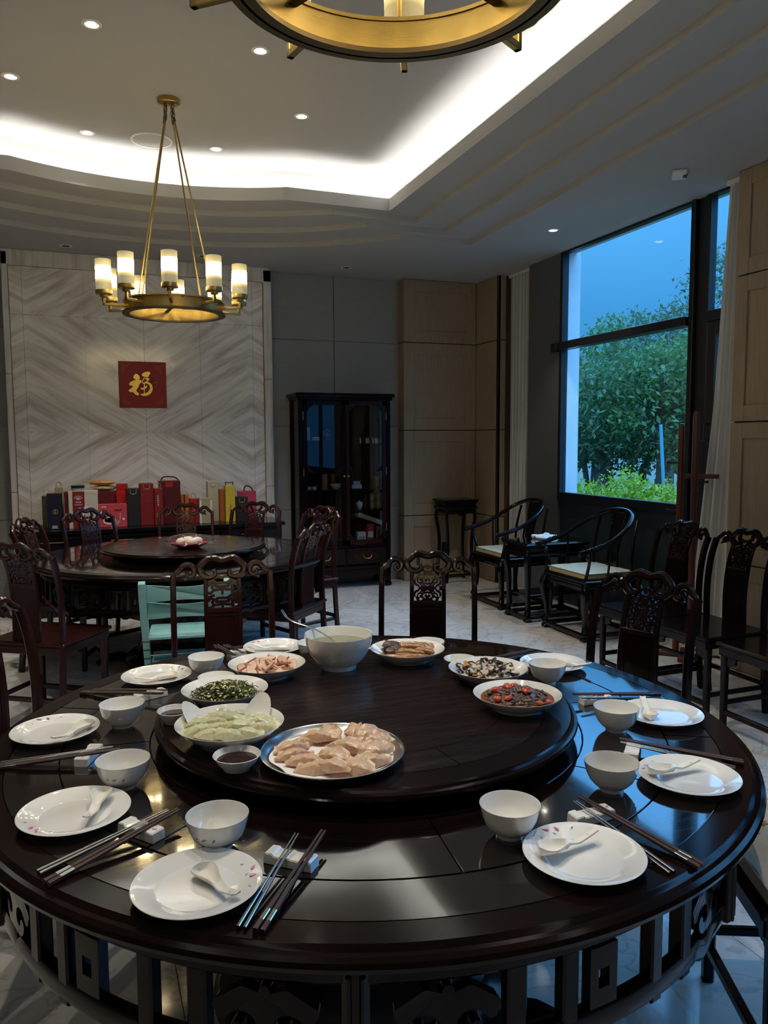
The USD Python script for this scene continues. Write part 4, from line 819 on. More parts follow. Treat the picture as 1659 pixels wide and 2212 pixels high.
for i, (u, w, s) in enumerate([(-.050, .020, .016), (-.018, .042, .015), (.000, .046, .014), (.022, -.006, .016), (-.056, -.038, .012), (-.030, -.046, .012), (.072, -.042, .010), (.045, -.062, .010)]):
    d = uv(u, w); piece('tomato_chunk', 'tomato', blob(s, s * .75, s * .6, i + 80, .25, 1.6, 2), 'tomato', be, ZS + .048 - .018 * ((u * u + w * w) / .0072), d[0], d[1], .09, 'soft red tomato chunk', 'of the beef plate', 'tomato chunks in the beef', rz=i * 1.3)
# seaweed
we = PD['weed']; rg = np.random.default_rng(44); ms = [T(blob(.076, .074, .030, 6, .2, 2.6, 3, squash=-.004), (0, 0, .014))]
for i in range(330):
    a, r = rg.uniform(0, 2 * PI), .082 * math.sqrt(rg.uniform(0, 1)); z = .045 - .022 * (r / .082) ** 2 + rg.uniform(-.001, .006); h = rg.uniform(0, 2 * PI); L = rg.uniform(.018, .042); c = rg.uniform(-.6, .6)
    p = [(s * L * math.cos(h + c * s), s * L * math.sin(h + c * s), .004 * math.sin(3 * s + i) - .006 * s * s) for s in np.linspace(-.5, .5, 5)]
    ms.append(T(tube(p, rg.uniform(.0012, .003), .0007, n=4, caps=False), (r * math.cos(a), r * math.sin(a), z)))
sw = obj('shredded_seaweed', T(cat_(ms), (*we, ZS)), 'seaweed', smooth=60); tag(sw, 'heap of dark green shredded seaweed salad on its plate', 'seaweed', None, 'stuff')
ms = []
for i in range(120):
    a, r = rg.uniform(0, 2 * PI), .078 * math.sqrt(rg.uniform(0, 1)); ms.append(T(blob(rg.uniform(.0025, .0048), .0026, .002, i, .2, 2, 1), (r * math.cos(a), r * math.sin(a), .051 - .022 * (r / .08) ** 2), rz=rg.uniform(0, PI)))
gl = obj('minced_garlic', T(cat_(ms), (*we, ZS)), 'garlic', smooth=60); tag(gl, 'pale minced garlic scattered over the seaweed', 'garlic', None, 'stuff')
# ------------------------------------------------------------------ armchairs, tea table, stand
mat('brocade', (.42, .42, .24), .6, vary=(.50, .50, .36), scale=22, bump=.3, bscale=60, sheen_weight=.3); mat('brocade_side', (.34, .27, .12), .65, vary=(.40, .33, .17), scale=40)
mat('brocade_beige', (.50, .42, .30), .6, vary=(.44, .36, .24), scale=16, bump=.3); mat('print_flower', (.36, .16, .06), .7); mat('print_leaf', (.20, .22, .13), .7)
def cabriole(x, y, sx, sy, top, base=.045):
    """A leg that bows out under the frame, narrows and turns out to a block foot."""
    p = spline([(x, y, top), (x + sx * .018, y + sy * .018, top - .06), (x + sx * .010, y + sy * .010, top - .16), (x - sx * .004, y - sy * .004, base + .10), (x - sx * .004, y - sy * .004, base + .045), (x + sx * .010, y + sy * .010, base)], 18)
    return tube(p, np.interp(np.linspace(0, 1, 18), [0, .2, .7, .85, 1], [.026, .027, .018, .020, .024]), np.interp(np.linspace(0, 1, 18), [0, .2, .7, .85, 1], [.026, .027, .018, .020, .024]), n=8, power=3.5, upv=(0, 1, 0))
def base_frame(t, wx, wy, m):
    for s in (-1, 1):
        obj('base_rail', bx(-wx, wx, s * wy - .019, s * wy + .019, .022, .050, .004), m, t); obj('base_rail', bx(s * wx - .019, s * wx + .019, -wy, wy, .022, .050, .004), m, t)
        for q in (-1, 1): obj('block_foot', cat_([bx(s * wx - .028, s * wx + .028, q * wy - .028, q * wy + .028, 0, .028, .005), bx(s * wx - .023, s * wx + .023, q * wy - .023, q * wy + .023, .028, .056, .006)]), m, t)
def build_armchair(label, loc, rz, mtx, group):
    t = thing('horseshoe_armchair', label, 'armchair', loc, rz, group, mtx=mtx); W = 'black_lacquer'; wx, wy = .265, .225
    base_frame(t, wx, wy, W)
    for sx in (-1, 1):
        for sy in (-1, 1): obj('leg', cabriole(sx * wx, sy * wy, sx, sy, .43, .05), W, t)
        leaf_ = extr(Polygon([(0, .42), (.05, .42), (.065, .30), (.05, .20), (.035, .16), (.02, .20), (.03, .30)]), .018, 'xz', -.009); obj('carved_bracket', T(leaf_ if sx < 0 else mirror(leaf_), (sx * (wx - .005), wy - .012, -.02)), 'carved', t)
        arm_p = spline([(sx * .245, .215, .455), (sx * .262, .205, .54), (sx * .292, .215, .62), (sx * .298, .225, .685)], 12); obj('arm_post', tube(arm_p, .0125, n=8), W, t)
        obj('arm_scroll', T(blob(.024, .016, .020, 3 if sx > 0 else 4, .3, 3, 2), (sx * .285, .222, .635)), 'carved', t)
        mid = spline([(sx * .25, .02, .455), (sx * .272, .02, .60), (sx * .292, .01, .748)], 8); obj('side_post', tube(mid, .0085, n=7), W, t)
        obj('back_post', tube(spline([(sx * .235, -.205, .455), (sx * .238, -.215, .66), (sx * .225, -.262, .888)], 10), .0115, n=8), W, t)
        kn = [blob(.011, .011, .010, 20 + i, .5, 4, 1) for i in range(14)]
        ap = spline([(sx * .302, .30, .672), (sx * .304, .22, .690), (sx * .304, .12, .718)], 14)
        obj('carved_arm_end', cat_([T(k_, p + [0.004 * (-1) ** i, 0, .012]) for i, (k_, p) in enumerate(zip(kn, ap))]), 'carved', t, smooth=60, kind='stuff')
    rail = spline([(.300, .310, .664), (.304, .235, .684), (.304, .10, .722), (.292, -.06, .800), (.245, -.19, .884), (.14, -.27, .938), (0, -.295, .955), (-.14, -.27, .938), (-.245, -.19, .884), (-.292, -.06, .800), (-.304, .10, .722), (-.304, .235, .684), (-.300, .310, .664)], 90)
    obj('arm_rail', tube(rail, np.interp(np.linspace(0, 1, 90), [0, .05, .5, .95, 1], [.012, .0165, .0185, .0165, .012]), n=10), W, t)
    obj('seat_frame', cat_([bx(-.285, .285, -.245, .245, .430, .458, .008), bx(-.268, .268, -.228, .228, .375, .430, .006)]), W, t)
    obj('waist_moulding', bx(-.278, .278, -.238, .238, .392, .412, .008), W, t)
    spl = Polygon([(-.085, .458), (.085, .458), (.070, .52), (.062, .62), (.070, .78), (.094, .86), (.098, .93), (-.098, .93), (-.094, .86), (-.070, .78), (-.062, .62), (-.070, .52)])
    by_ = CubicSpline([.45, .6, .78, .95], [-.205, -.212, -.245, -.288])
    m = fine(extr(spl, .014, 'xz', -.007), .05); m.vertices[:, 1] += by_(m.vertices[:, 2]); obj('back_splat', m, W, t)
    fr_ = cat_([T(blob(.013, .006, .014, i + 70, .5, 4, 1), (s * (.070 + .008 * (k % 2)), 0, .93 - .028 * k)) for i, (s, k) in enumerate([(s, k) for s in (-1, 1) for k in range(5)])])
    fr_.vertices[:, 1] += by_(fr_.vertices[:, 2]) + .010; obj('splat_carving', fr_, 'carved', t, smooth=60, kind='stuff')
    return t
armK = Kind(build_armchair)
armK.put('dark horseshoe-back armchair nearer the camera, before the low window panel', (3.70, 5.13, 0), PI / 2, group='pair of horseshoe armchairs')
armK.put('dark horseshoe-back armchair at the far side of the tea table', (3.68, 6.35, 0), PI / 2, group='pair of horseshoe armchairs')
def cushion(label, loc, rz, w=.50, d=.44, h=.052, top='brocade', side='brocade_side', prints=0):
    t = thing('seat_cushion', label, 'cushion', loc, rz)
    m = bx(-w / 2, w / 2, -d / 2, d / 2, 0, h * .94, .012); obj('body', m, side, t)
    n = 14; g_ = np.linspace(-1, 1, n); X, Y = np.meshgrid(g_ * w * .497, g_ * d * .497); q = (1 - (X / (w * .5)) ** 6) * (1 - (Y / (d * .5)) ** 6); Z = h * .90 + h * .16 * np.sqrt(np.clip(q, 0, 1)) + .003 * np.sin(X * 40 + 1) * np.sin(Y * 37)
    V = np.stack([X, Y, Z], -1).reshape(-1, 3); V2 = V.copy(); V2[:, 2] = h * .86; F = []
    for i in range(n - 1):
        for j in range(n - 1): a, b, c, e = i * n + j, i * n + j + 1, (i + 1) * n + j + 1, (i + 1) * n + j; F += [(a, b, c), (a, c, e)]
    F = np.array(F); obj('top_cover', trimesh.Trimesh(np.vstack([V, V2]), np.vstack([F, F[:, ::-1] + n * n]), process=False), top, t, smooth=60)
    loop = [(x, y, h * .90) for x, y in sbox(-w / 2 + .004, -d / 2 + .004, w / 2 - .004, d / 2 - .004).buffer(.006, 4).exterior.coords]
    obj('piping', tube(np.array(loop), .0035, n=6, caps=False), side, t)
    rg = np.random.default_rng(3)
    for k in range(prints):
        cx, cy, r = rg.uniform(-w * .42, w * .42), rg.uniform(-d * .42, d * .42), rg.uniform(.012, .022)
        zt = lambda x, y: h * .90 + h * .16 * math.sqrt(max(0, (1 - (x / (w * .5)) ** 6) * (1 - (y / (d * .5)) ** 6))) + .003 * math.sin(x * 40 + 1) * math.sin(y * 37)
        P = unary_union([affinity.rotate(affinity.translate(affinity.scale(Point(0, 0).buffer(1, 4), r * .5, r * .22), r * .55, 0), a, origin=(0, 0)) for a in range(0, 360, 60)])
        obj('printed_flower', T(extr(P, .0012), (cx, cy, zt(cx, cy) + .0002)), ('print_flower', 'print_leaf')[k % 2], t, smooth=False)
    return t
cushion('pale green brocade cushion on the nearer horseshoe armchair', (3.70, 5.13, .4583), PI / 2); cushion('pale green brocade cushion on the farther horseshoe armchair', (3.68, 6.35, .4583), PI / 2)
cushion('beige cushion printed with small brown flowers, at the lower right edge', (1.672, 1.351, .4685), math.radians(65), .46, .43, .055, 'brocade_beige', 'brocade_beige', 26)
t = thing('tea_table', 'small dark tea table between the two horseshoe armchairs', 'table', (3.68, 5.735, 0)); W = 'black_lacquer'; wx, wy = .265, .155
base_frame(t, wx, wy, W)
for sx in (-1, 1):
    for sy in (-1, 1): obj('leg', cabriole(sx * wx, sy * wy, sx, sy, .60, .05), W, t)
obj('top', cat_([bx(-.31, .31, -.205, .205, .632, .656, .008), bx(-.295, .295, -.19, .19, .656, .660, .002)]), W, t); obj('waist', bx(-.275, .275, -.168, .168, .585, .632, .004), W, t)
obj('apron', bx(-.295, .295, -.185, .185, .535, .585, .018), W, t); obj('lower_shelf', bx(-.25, .25, -.14, .14, .20, .222, .005), W, t); obj('glass_top', bx(-.29, .29, -.185, .185, .6602, .6652), 'cabinet_glass', t, smooth=False)
t = thing('flower_stand', 'tall dark four-legged stand against the oak pilaster', 'stand', (3.73, 7.58, 0)); wx, wy = .155, .12
for sx in (-1, 1):
    for sy in (-1, 1): obj('leg', tube(spline([(sx * wx, sy * wy, .78), (sx * (wx + .012), sy * (wy + .012), .72), (sx * wx, sy * wy, .60), (sx * (wx - .004), sy * (wy - .004), .12), (sx * (wx + .006), sy * (wy + .006), .02), (sx * (wx + .012), sy * (wy + .012), 0)], 20), .016, n=8, power=3.5, upv=(0, 1, 0)), W, t)
obj('top', bx(-.20, .20, -.165, .165, .862, .885, .007), W, t); obj('waist', cat_([bx(-.185, .185, -.15, .15, .845, .862, .004), bx(-.178, .178, -.143, .143, .825, .845, .004)]), W, t); obj('drum_apron', bx(-.195, .195, -.158, .158, .765, .825, .024), W, t); obj('lower_moulding', bx(-.180, .180, -.143, .143, .742, .765, .006), W, t)
obj('apron_drop', bx(-.03, .03, -.150, -.135, .715, .745, .006), 'carved', t)
for s in (-1, 1): obj('base_rail', bx(-wx, wx, s * wy - .012, s * wy + .012, .07, .092, .003), W, t); obj('base_rail', bx(s * wx - .012, s * wx + .012, -wy, wy, .07, .092, .003), W, t)
t = thing('telephone', 'white desk telephone lying on the tea table', 'telephone', (3.72, 5.78, .6655), .35)
obj('body', T(bx(-.10, .10, -.055, .055, 0, .026, .012), rx=.0), 'white_plastic', t); obj('handset', cat_([bx(-.105, .105, .062, .092, .002, .028, .010), bx(-.105, -.065, .040, .095, .012, .036, .010), bx(.065, .105, .040, .095, .012, .036, .010)]), 'white_plastic', t); obj('red_label', bx(-.050, .0, -.0555, -.0548, .010, .020), 'red_paper', t)
mat('coat_wood', (.12, .032, .018), .35, vary=(.085, .022, .012), scale=8, stretch=(2, 2, .3))
t = thing('coat_stand', 'brown wooden coat stand with two posts beside the white curtain', 'coat stand', (3.86, 4.27, 0), math.radians(-45))
for x, z1 in ((-.045, 1.615), (.045, 1.70)): obj('post', tube([(x, 0, .02), (x, 0, z1 - .03), (x, 0, z1)], [.023, .022, .012], n=10), 'coat_wood', t)
for z, s in ((1.35, -1), (1.02, -1), (1.22, 1)): obj('peg', tube([(s * .045, 0, z), (s * .10, 0, z), (s * .135, 0, z + .004)], [.006, .006, .011], n=8), 'black_metal', t)
obj('rail', bx(-.02, .20, -.012, .012, 1.245, 1.275, .004), 'coat_wood', t); obj('base', cat_([bx(-.16, .16, -.022, .022, 0, .03, .006), bx(-.022, .022, -.16, .16, 0, .03, .006)]), 'coat_wood', t)

# ------------------------------------------------------------------ curtains
def curtain(name, label, pts, z0, z1, amp, waves, m, gather=None, base=0.):
    """A pleated hanging: wavy sheet with thickness following pts (plan), optionally drawn in at a height."""
    n, k = 150, 24; P = np.array(pts, float); d = np.r_[0, np.cumsum(np.linalg.norm(np.diff(P, axis=0), axis=1))]; V = []
    for j in range(k + 1):
        z = z1 + (z0 - z1) * j / k; sc, off = (1, 0) if gather is None else gather((z - z0) / (z1 - z0))
        for i in range(n + 1):
            q = i / n; c = np.array([np.interp(q * d[-1], d, P[:, a]) for a in (0, 1)]); mid = P.mean(0); c = mid + (c - mid) * sc; tdir = P[-1] - P[0]; tdir /= np.linalg.norm(tdir); c = c + tdir * off; nn = np.array([-tdir[1], tdir[0]])
            c = c + nn * amp * (math.sin(2 * PI * waves * q) + .25 * math.sin(2 * PI * waves * 2.3 * q + 1 + z)); V.append((c[0], c[1], z))
    V = np.array(V); tdir = P[-1] - P[0]; tdir /= np.linalg.norm(tdir); V2 = V + np.array([-tdir[1], tdir[0], 0]) * .004; F = []; m_ = n + 1; o = len(V)
    for j in range(k):
        for i in range(n): a, b, c, e = j * m_ + i, j * m_ + i + 1, (j + 1) * m_ + i + 1, (j + 1) * m_ + i; F += [(a, b, c), (a, c, e), (a + o, c + o, b + o), (a + o, e + o, c + o)]
    t = thing(name, label, 'curtain'); obj('fabric', trimesh.Trimesh(np.vstack([V, V2]), F, process=False), m, t, smooth=60)
    mid = P.mean(0); obj('track', bx(min(P[:, 0]) - .02, max(P[:, 0]) + .02, min(P[:, 1]) - .02, max(P[:, 1]) + .02, z1, H0 - .001), 'white_plastic', t); return t
curtain('curtain', 'beige pleated floor-length curtain beside the dark metal panel', [(4.20, 7.25), (4.20, 6.84)],   .015, 3.17, .024, 6.5, 'curtain')
t = thing('curtain', 'white sheer curtain drawn aside between the narrow pane and the oak column', 'curtain'); n, k = 90, 30; V = []
for j in range(k + 1):
    z = .015 + (3.17 - .015) * j / k; yl = np.interp(z, [0, .96, 1.775, 2.39, 3.17], [4.45, 4.356, 4.262, 4.223, 4.172])
    for i in range(n + 1): q = i / n; V.append((4.052 + .020 * math.sin(2 * PI * 4.5 * q + .3) + .006 * math.sin(2 * PI * 11 * q + z), yl + (4.006 - yl) * q, z))
V = np.array(V); F = [f_ for j in range(k) for i in range(n) for f_ in ((j * (n + 1) + i, j * (n + 1) + i + 1, (j + 1) * (n + 1) + i + 1), (j * (n + 1) + i, (j + 1) * (n + 1) + i + 1, (j + 1) * (n + 1) + i))]; F = np.array(F)
obj('fabric', trimesh.Trimesh(np.vstack([V, V + [.004, 0, 0]]), np.vstack([F, F[:, ::-1] + len(V)]), process=False), 'curtain_white', t, smooth=60); obj('track', bx(4.03, 4.08, 4.006, 4.18, 3.17, H0 - .001), 'white_plastic', t)

# ------------------------------------------------------------------ display cabinet
CX0, CX1, CY0, CY1 = 2.005, 2.975, 7.56, 7.915
t = thing('display_cabinet', 'tall dark carved cabinet with two glass doors and two drawers', 'cabinet'); W = 'lacquer'
obj('cornice', cat_([bx(CX0 - .035, CX1 + .035, CY0 - .045, CY1, 1.945, 1.985, .010), bx(CX0 - .015, CX1 + .015, CY0 - .02, CY1, 1.92, 1.945, .005)]), W, t)
for x in (CX0, CX1 - .045):
    for y in (CY0, CY1 - .04): obj('corner_post', bx(x, x + .045, y, y + .04, .05, 1.92, .004), W, t)
obj('back', bx(CX0, CX1, CY1 - .015, CY1, .10, 1.92), W, t); obj('floor_board', bx(CX0 + .01, CX1 - .01, CY0 + .01, CY1 - .01, .425, .445), W, t)
for x in (CX0 + .018, CX1 - .024): obj('side_glass', bx(x, x + .006, CY0 + .04, CY1 - .04, .445, 1.92), 'cabinet_glass', t, smooth=False)
for a, b, z in ((CX0, 2.52, 1.500), (2.62, CX1, 1.468), (CX0, 2.52, 1.000), (2.62, CX1, .788), (2.55, 2.75, 1.005), (2.75, CX1, .976)): obj('shelf', bx(a + .02, b - .02, CY0 + .045, CY1 - .02, z, z + .016), W, t)
obj('divider', bx(2.515, 2.535, CY0 + .05, CY1 - .02, .445, 1.92), W, t)
for k, (a, b) in enumerate(((CX0 + .045, 2.489), (2.491, CX1 - .045))):
    dr = thing('door', parent=t); y0, y1 = CY0 + .002, CY0 + .028; m = 'lacquer'
    obj('door_frame', cat_([bx(a, a + .042, y0, y1, .45, 1.915, .004), bx(b - .042, b, y0, y1, .45, 1.915, .004), bx(a, b, y0, y1, .45, .50, .004), bx(a, b, y0, y1, 1.865, 1.915, .004)]), 'red_lacquer' if k else m, dr)
    obj('door_pane', bx(a + .04, b - .04, y0 + .010, y0 + .014, .495, 1.87), 'cabinet_glass', dr, smooth=False)
    for cxx, sx in ((a + .042, 1), (b - .042, -1)):
        for cz, sz in ((.50, 1), (1.865, -1), (1.20, 0)):
            sc = unary_union([Point(.012, .012).buffer(.012), Point(.030, .010).buffer(.010), Point(.010, .032).buffer(.010), LineString([(0, .055), (.012, .045), (.02, .028), (.045, .012), (.06, 0)]).buffer(.0045)])
            obj('corner_fretwork', extr(affinity.translate(affinity.scale(sc, sx, sz or 1, origin=(0, 0)), cxx, cz), .010, 'xz', y0 + .002), 'carved', dr)
    xk = b - .021 if k == 0 else a + .021; obj('knob', T(lathe([(0, 0), (.006, .004), (.007, .012), (.011, .018), (.011, .024), (0, .028)], 16), (xk, y0, 1.155), rx=PI / 2), 'brass', dr)
    for z in (.62, 1.20, 1.76): obj('hinge', bx((a - .004) if k == 0 else b - .006, (a + .006) if k == 0 else b + .004, y0 - .003, y0, z - .04, z + .04, .001), 'brass', dr)
    dw = thing('drawer', parent=t); obj('drawer_front', bx(a, b, CY0 + .002, CY0 + .03, .245, .415, .006), 'red_lacquer', dw)
    obj('drawer_carving', extr(sbox(a + .02, .262, b - .02, .398).difference(unary_union([affinity.scale(Point((a + b) / 2, .33).buffer(1, 12), .14, .055)])), .006, 'xz', CY0 - .003), 'carved', dw)
    h = spline([((a + b) / 2 - .045, CY0 - .006, .345), ((a + b) / 2 - .045, CY0 - .022, .335), ((a + b) / 2 - .025, CY0 - .026, .312), ((a + b) / 2, CY0 - .027, .307), ((a + b) / 2 + .025, CY0 - .026, .312), ((a + b) / 2 + .045, CY0 - .022, .335), ((a + b) / 2 + .045, CY0 - .006, .345)], 26); obj('pull_handle', tube(h, .0042, n=7), 'brass', dw)
obj('waist_rail', bx(CX0, CX1, CY0 - .004, CY1, .418, .448, .005), W, t); obj('base_rail', cat_([bx(CX0 - .01, CX1 + .01, CY0 - .012, CY1, .195, .235, .008), bx(CX0, CX1, CY0, CY1, .13, .195, .004)]), W, t); obj('centre_stile', bx(2.475, 2.505, CY0 - .001, CY0 + .03, .235, .42, .003), W, t)
for x in (CX0 + .03, CX1 - .03):
    for y in (CY0 + .04, CY1 - .05): obj('scroll_foot', cat_([bx(x - .035, x + .035, y - .035, y + .035, .045, .135, .012), bx(x - .045, x + .045, y - .045, y + .045, 0, .05, .016)]), W, t)
mat('copper_tin', (.40, .19, .09), .3, metallic=.9); mat('gold_tin', (.42, .27, .12), .32, metallic=.85); mat('dark_tin', (.08, .03, .02), .3, metallic=.5); mat('pewter', (.34, .33, .24), .25, metallic=.9); mat('glass_blue', (.25, .42, .60), .1); mat('label_white', (.62, .61, .58), .5); mat('box_red', (.30, .012, .018), .45); mat('box_darkred', (.115, .006, .010), .45); mat('ceramic_grey', (.30, .32, .31), .2)
YS = CY0 + .17
def tin(x0, x1, z, z1, m, lb, lid=None, y=YS, nm='tea_tin'):
    r = (x1 - x0) / 2; t = thing(nm, lb, 'tin', ((x0 + x1) / 2, y, z + .0003)); h = z1 - z
    obj('can', lathe([(0, 0), (r - .002, 0), (r, .003), (r, h * .78), (r - .001, h * .79), (0, h * .79)], 32), m, t, smooth=35); obj('lid', lathe([(0, h * .79), (r + .001, h * .79), (r + .001, h * .95), (r - .006, h), (0, h)], 32), lid or m, t, smooth=35)
def carton(x0, x1, z, z1, d, m, lb, nm='small_box', y=YS, band=None):
    t = thing(nm, lb, 'box', ((x0 + x1) / 2, y, z + .0003)); w = (x1 - x0) / 2
    obj('carton', bx(-w, w, -d / 2, d / 2, 0, z1 - z, .002), m, t, smooth=False); obj('label_strip', bx(-w * .7, w * .7, -d / 2 - .0006, -d / 2, (z1 - z) * .3, (z1 - z) * .62), band or 'label_white', t, smooth=False)
tin(2.285, 2.360, 1.016, 1.173, 'copper_tin', 'copper-coloured tea tin in the left cabinet door, left of two'); tin(2.398, 2.470, 1.016, 1.173, 'copper_tin', 'copper-coloured tea tin in the left cabinet door, right of two', y=YS + .08)
tin(2.842, 2.925, .992, 1.138, 'copper_tin', 'domed copper tin high in the right cabinet door', 'gold_tin'); tin(2.800, 2.866, .804, .960, 'gold_tin', 'golden tea tin on the lower right shelf, left of two'); tin(2.870, 2.936, .804, .960, 'gold_tin', 'golden tea tin on the lower right shelf, right of two')
tin(2.738, 2.776, .804, .955, 'dark_tin', 'narrow dark tin beside the golden tins'); tin(2.364, 2.434, .445, .834, 'copper_tin', 'tall brown tin standing low behind the left glass door')
t = thing('squat_vase', 'small pewter vase on the upper left cabinet shelf', 'vase', (2.347, YS, 1.5163)); obj('body', lathe([(0, .012), (.018, .012), (.022, .020), (.038, .045), (.040, .065), (.028, .085), (.017, .096), (.019, .110), (.013, .113), (0, .113)], 32), 'pewter', t)
for s in (-1, 1): obj('ear_handle', tube(spline([(s * .018, 0, .096), (s * .042, 0, .092), (s * .040, 0, .068)], 8), .003, n=6), 'pewter', t)
for k in range(3): obj('foot', T(cyl(.005, 0, .016, 8), (.016 * math.cos(k * 2.1), .016 * math.sin(k * 2.1), 0)), 'pewter', t)
t = thing('lotion_bottle', 'white and blue bottle on the upper left cabinet shelf', 'bottle', (2.143, YS, 1.5163)); obj('body', bx(-.021, .021, -.015, .015, 0, .095, .004), 'glass_blue', t); obj('cap', bx(-.018, .018, -.012, .012, .095, .13, .003), 'label_white', t)
carton(2.194, 2.260, 1.516, 1.55, .05, 'label_white', 'small white box beside the blue bottle in the cabinet', band='ceramic_grey'); carton(2.128, 2.167, 1.016, 1.05, .05, 'ceramic_grey', 'small grey box on the middle left cabinet shelf, left of two'); carton(2.181, 2.225, 1.016, 1.05, .05, 'ceramic_grey', 'small grey box on the middle left cabinet shelf, right of two')
ORD = 'first second third fourth fifth sixth seventh eighth ninth'.split()
for i, (x, c) in enumerate(((2.690, 'dark_tin'), (2.712, 'label_white'), (2.775, 'label_white'), (2.800, 'label_white'), (2.825, 'dark_tin'), (2.850, 'label_white'), (2.875, 'label_white'), (2.900, 'label_white'), (2.925, 'ceramic_grey'))):
    t = thing('small_jar', f'tiny bottle on the upper right cabinet shelf, {ORD[i]} of the row from the left', 'bottle', (x, YS + .02 * (i % 2), 1.4843), group='tiny bottles in the cabinet'); obj('glass', lathe([(0, 0), (.010, 0), (.0105, .002), (.0105, .045), (.006, .052), (0, .052)], 14), c, t); obj('cap', T(cyl(.006, .052, .066, 12)), ('box_red', 'copper_tin')[i % 2], t)
for z, w, c in ((1.0213, .055, 'label_white'), (1.058, .04, 'ceramic_grey')): carton(2.652 - w, 2.652 + w, z - .0003, z + .036, .08, c, 'flat pale box in the right cabinet door, ' + ('lower' if w > .05 else 'upper') + ' of two')
t = thing('covered_cup', 'white covered cup on the lower right cabinet shelf', 'cup', (2.692, YS, .8043)); obj('bowl', lathe([(0, .004), (.016, .004), (.018, 0), (.020, .004), (.032, .030), (.035, .058), (.033, .058), (.029, .03), (0, .012)], 28), 'porcelain', t); obj('lid', lathe([(.036, .058), (.030, .070), (.010, .078), (.008, .088), (0, .09)], 28), 'porcelain', t)
t = thing('ceramic_bowl', 'grey ceramic bowl in front of the copper tins', 'bowl', (2.415, CY0 + .09, 1.0163)); obj('body', lathe([(0, .003), (.022, 0), (.045, .025), (.053, .060), (.051, .060), (.042, .026), (0, .008)], 32), 'ceramic_grey', t); obj('spout', T(blob(.010, .008, .006, 2, .1), (-.056, 0, .048)), 'ceramic_grey', t)
carton(2.756, 2.839, .445, .64, .09, 'box_red', 'red box standing at the bottom of the right cabinet door'); carton(2.655, 2.748, .445, .560, .08, 'label_white', 'white box at the bottom of the right cabinet door', band='ceramic_grey')
t = thing('red_folder', 'red folder leaning slanted in the bottom of the cabinet', 'folder', (2.815, YS + .05, .6655), 0); obj('cover', T(bx(-.155, .155, -.02, .02, -.0, .055, .003), ry=.36), 'box_red', t); obj('paper', T(bx(-.145, .150, -.0195, .0195, .006, .049), (0, -.0008, 0), ry=.36), 'label_white', t)
t = thing('red_scroll', 'thin red scroll box upright behind the left glass door', 'box', (2.497, YS, .4453)); obj('case', bx(-.013, .013, -.013, .013, 0, .47, .003), 'box_red', t); obj('end', bx(-.0135, .0135, -.0135, .0135, .47, .50, .003), 'dark_tin', t)

# ------------------------------------------------------------------ sideboard, gifts and the good-luck paper
t = thing('sideboard', 'long low black sideboard under the marble wall, covered with gifts', 'sideboard', (.60, 7.47, 0)); W = 'black_lacquer'; ZT = .755
obj('top', bx(-1.17, 1.17, -.27, .27, ZT - .03, ZT, .006), W, t); obj('carcass', bx(-1.14, 1.14, -.24, .26, .14, ZT - .03), W, t); obj('plinth', bx(-1.10, 1.10, -.21, .25, 0, .14), W, t)
for k in range(4): d = thing('door', parent=t); obj('door_panel', bx(-1.13 + k * .566, -.575 + k * .566, -.262, -.242, .16, .70, .005), W, d); obj('handle', T(tube([(-.10 + .0, 0, 0), (.10, 0, 0)], .006), (-.85 + k * .566, -.272, .655)), 'brass_dark', d)
mat('bag_tan', (.15, .12, .065), .7); mat('box_navy', (.006, .006, .022), .4); mat('bag_beige', (.34, .27, .16), .8); mat('box_cream', (.50, .46, .38), .6); mat('bag_red', (.19, .006, .010), .5); mat('box_bright', (.42, .008, .010), .4); mat('box_pink', (.50, .055, .075), .45); mat('bag_black', (.012, .010, .010), .5); mat('leather', (.085, .010, .014), .35, bump=.3, scale=90); mat('box_orange', (.50, .15, .02), .45); mat('bag_cream', (.46, .40, .30), .8); mat('box_rust', (.32, .09, .012), .5); mat('box_yellow', (.56, .42, .04), .45); mat('box_rose', (.48, .035, .085), .5); mat('packet_orange', (.48, .18, .03), .3, vary=(.58, .36, .14), scale=12); mat('packet_gold', (.45, .30, .07), .3, vary=(.55, .42, .2), scale=20); mat('linen', (.32, .27, .17), .8, bump=.4, scale=90); mat('print_gold', (.42, .30, .12), .5); mat('print_white', (.62, .60, .56), .5); mat('print_pale', (.50, .22, .20), .5)
def gift(name, label, cat, x0, x1, z1, d, m, y, z0=ZT, marks=(), bag=False, rz=0., top=None):
    t = thing(name, label, cat, ((x0 + x1) / 2, y, z0 + .0003), rz); w = (x1 - x0) / 2; h = z1 - z0
    if bag:
        ho = .82; obj('body', cat_([bx(-w, w, -d / 2, d / 2, 0, h - .003, .003)]), m, t, smooth=False)
        obj('fold', extr(Polygon([(-w * .98, .002), (w * .98, .002), (0, min(.05, w * .8))]), .002, 'xz', -d / 2 - .002), m, t, smooth=False)
        for s in (-1, 1): obj('cord_handle', tube(spline([(-w * .45, s * d * .42, h - .01), (-w * .3, s * d * .45, h + .045), (w * .3, s * d * .45, h + .045), (w * .45, s * d * .42, h - .01)], 14) if top != 'flop' else spline([(-w * .45, s * d * .5, h - .01), (-w * .3, -d * .52, h - .05), (w * .3, -d * .52, h - .05), (w * .45, s * d * .5, h - .01)], 14), .0022, n=5), 'print_gold', t)
    else: obj('body', bx(-w, w, -d / 2, d / 2, 0, h, .003), m, t, smooth=False); obj('lid', bx(-w - .001, w + .001, -d / 2 - .001, d / 2 + .001, h * .90, h + .0006, .002), m, t, smooth=False)
    for P, mm in marks: obj('print', extr(affinity.translate(P, 0, 0), .0008, 'xz', -d / 2 - .0022 if not bag else -d / 2 - .0008), mm, t, smooth=False)
    return t
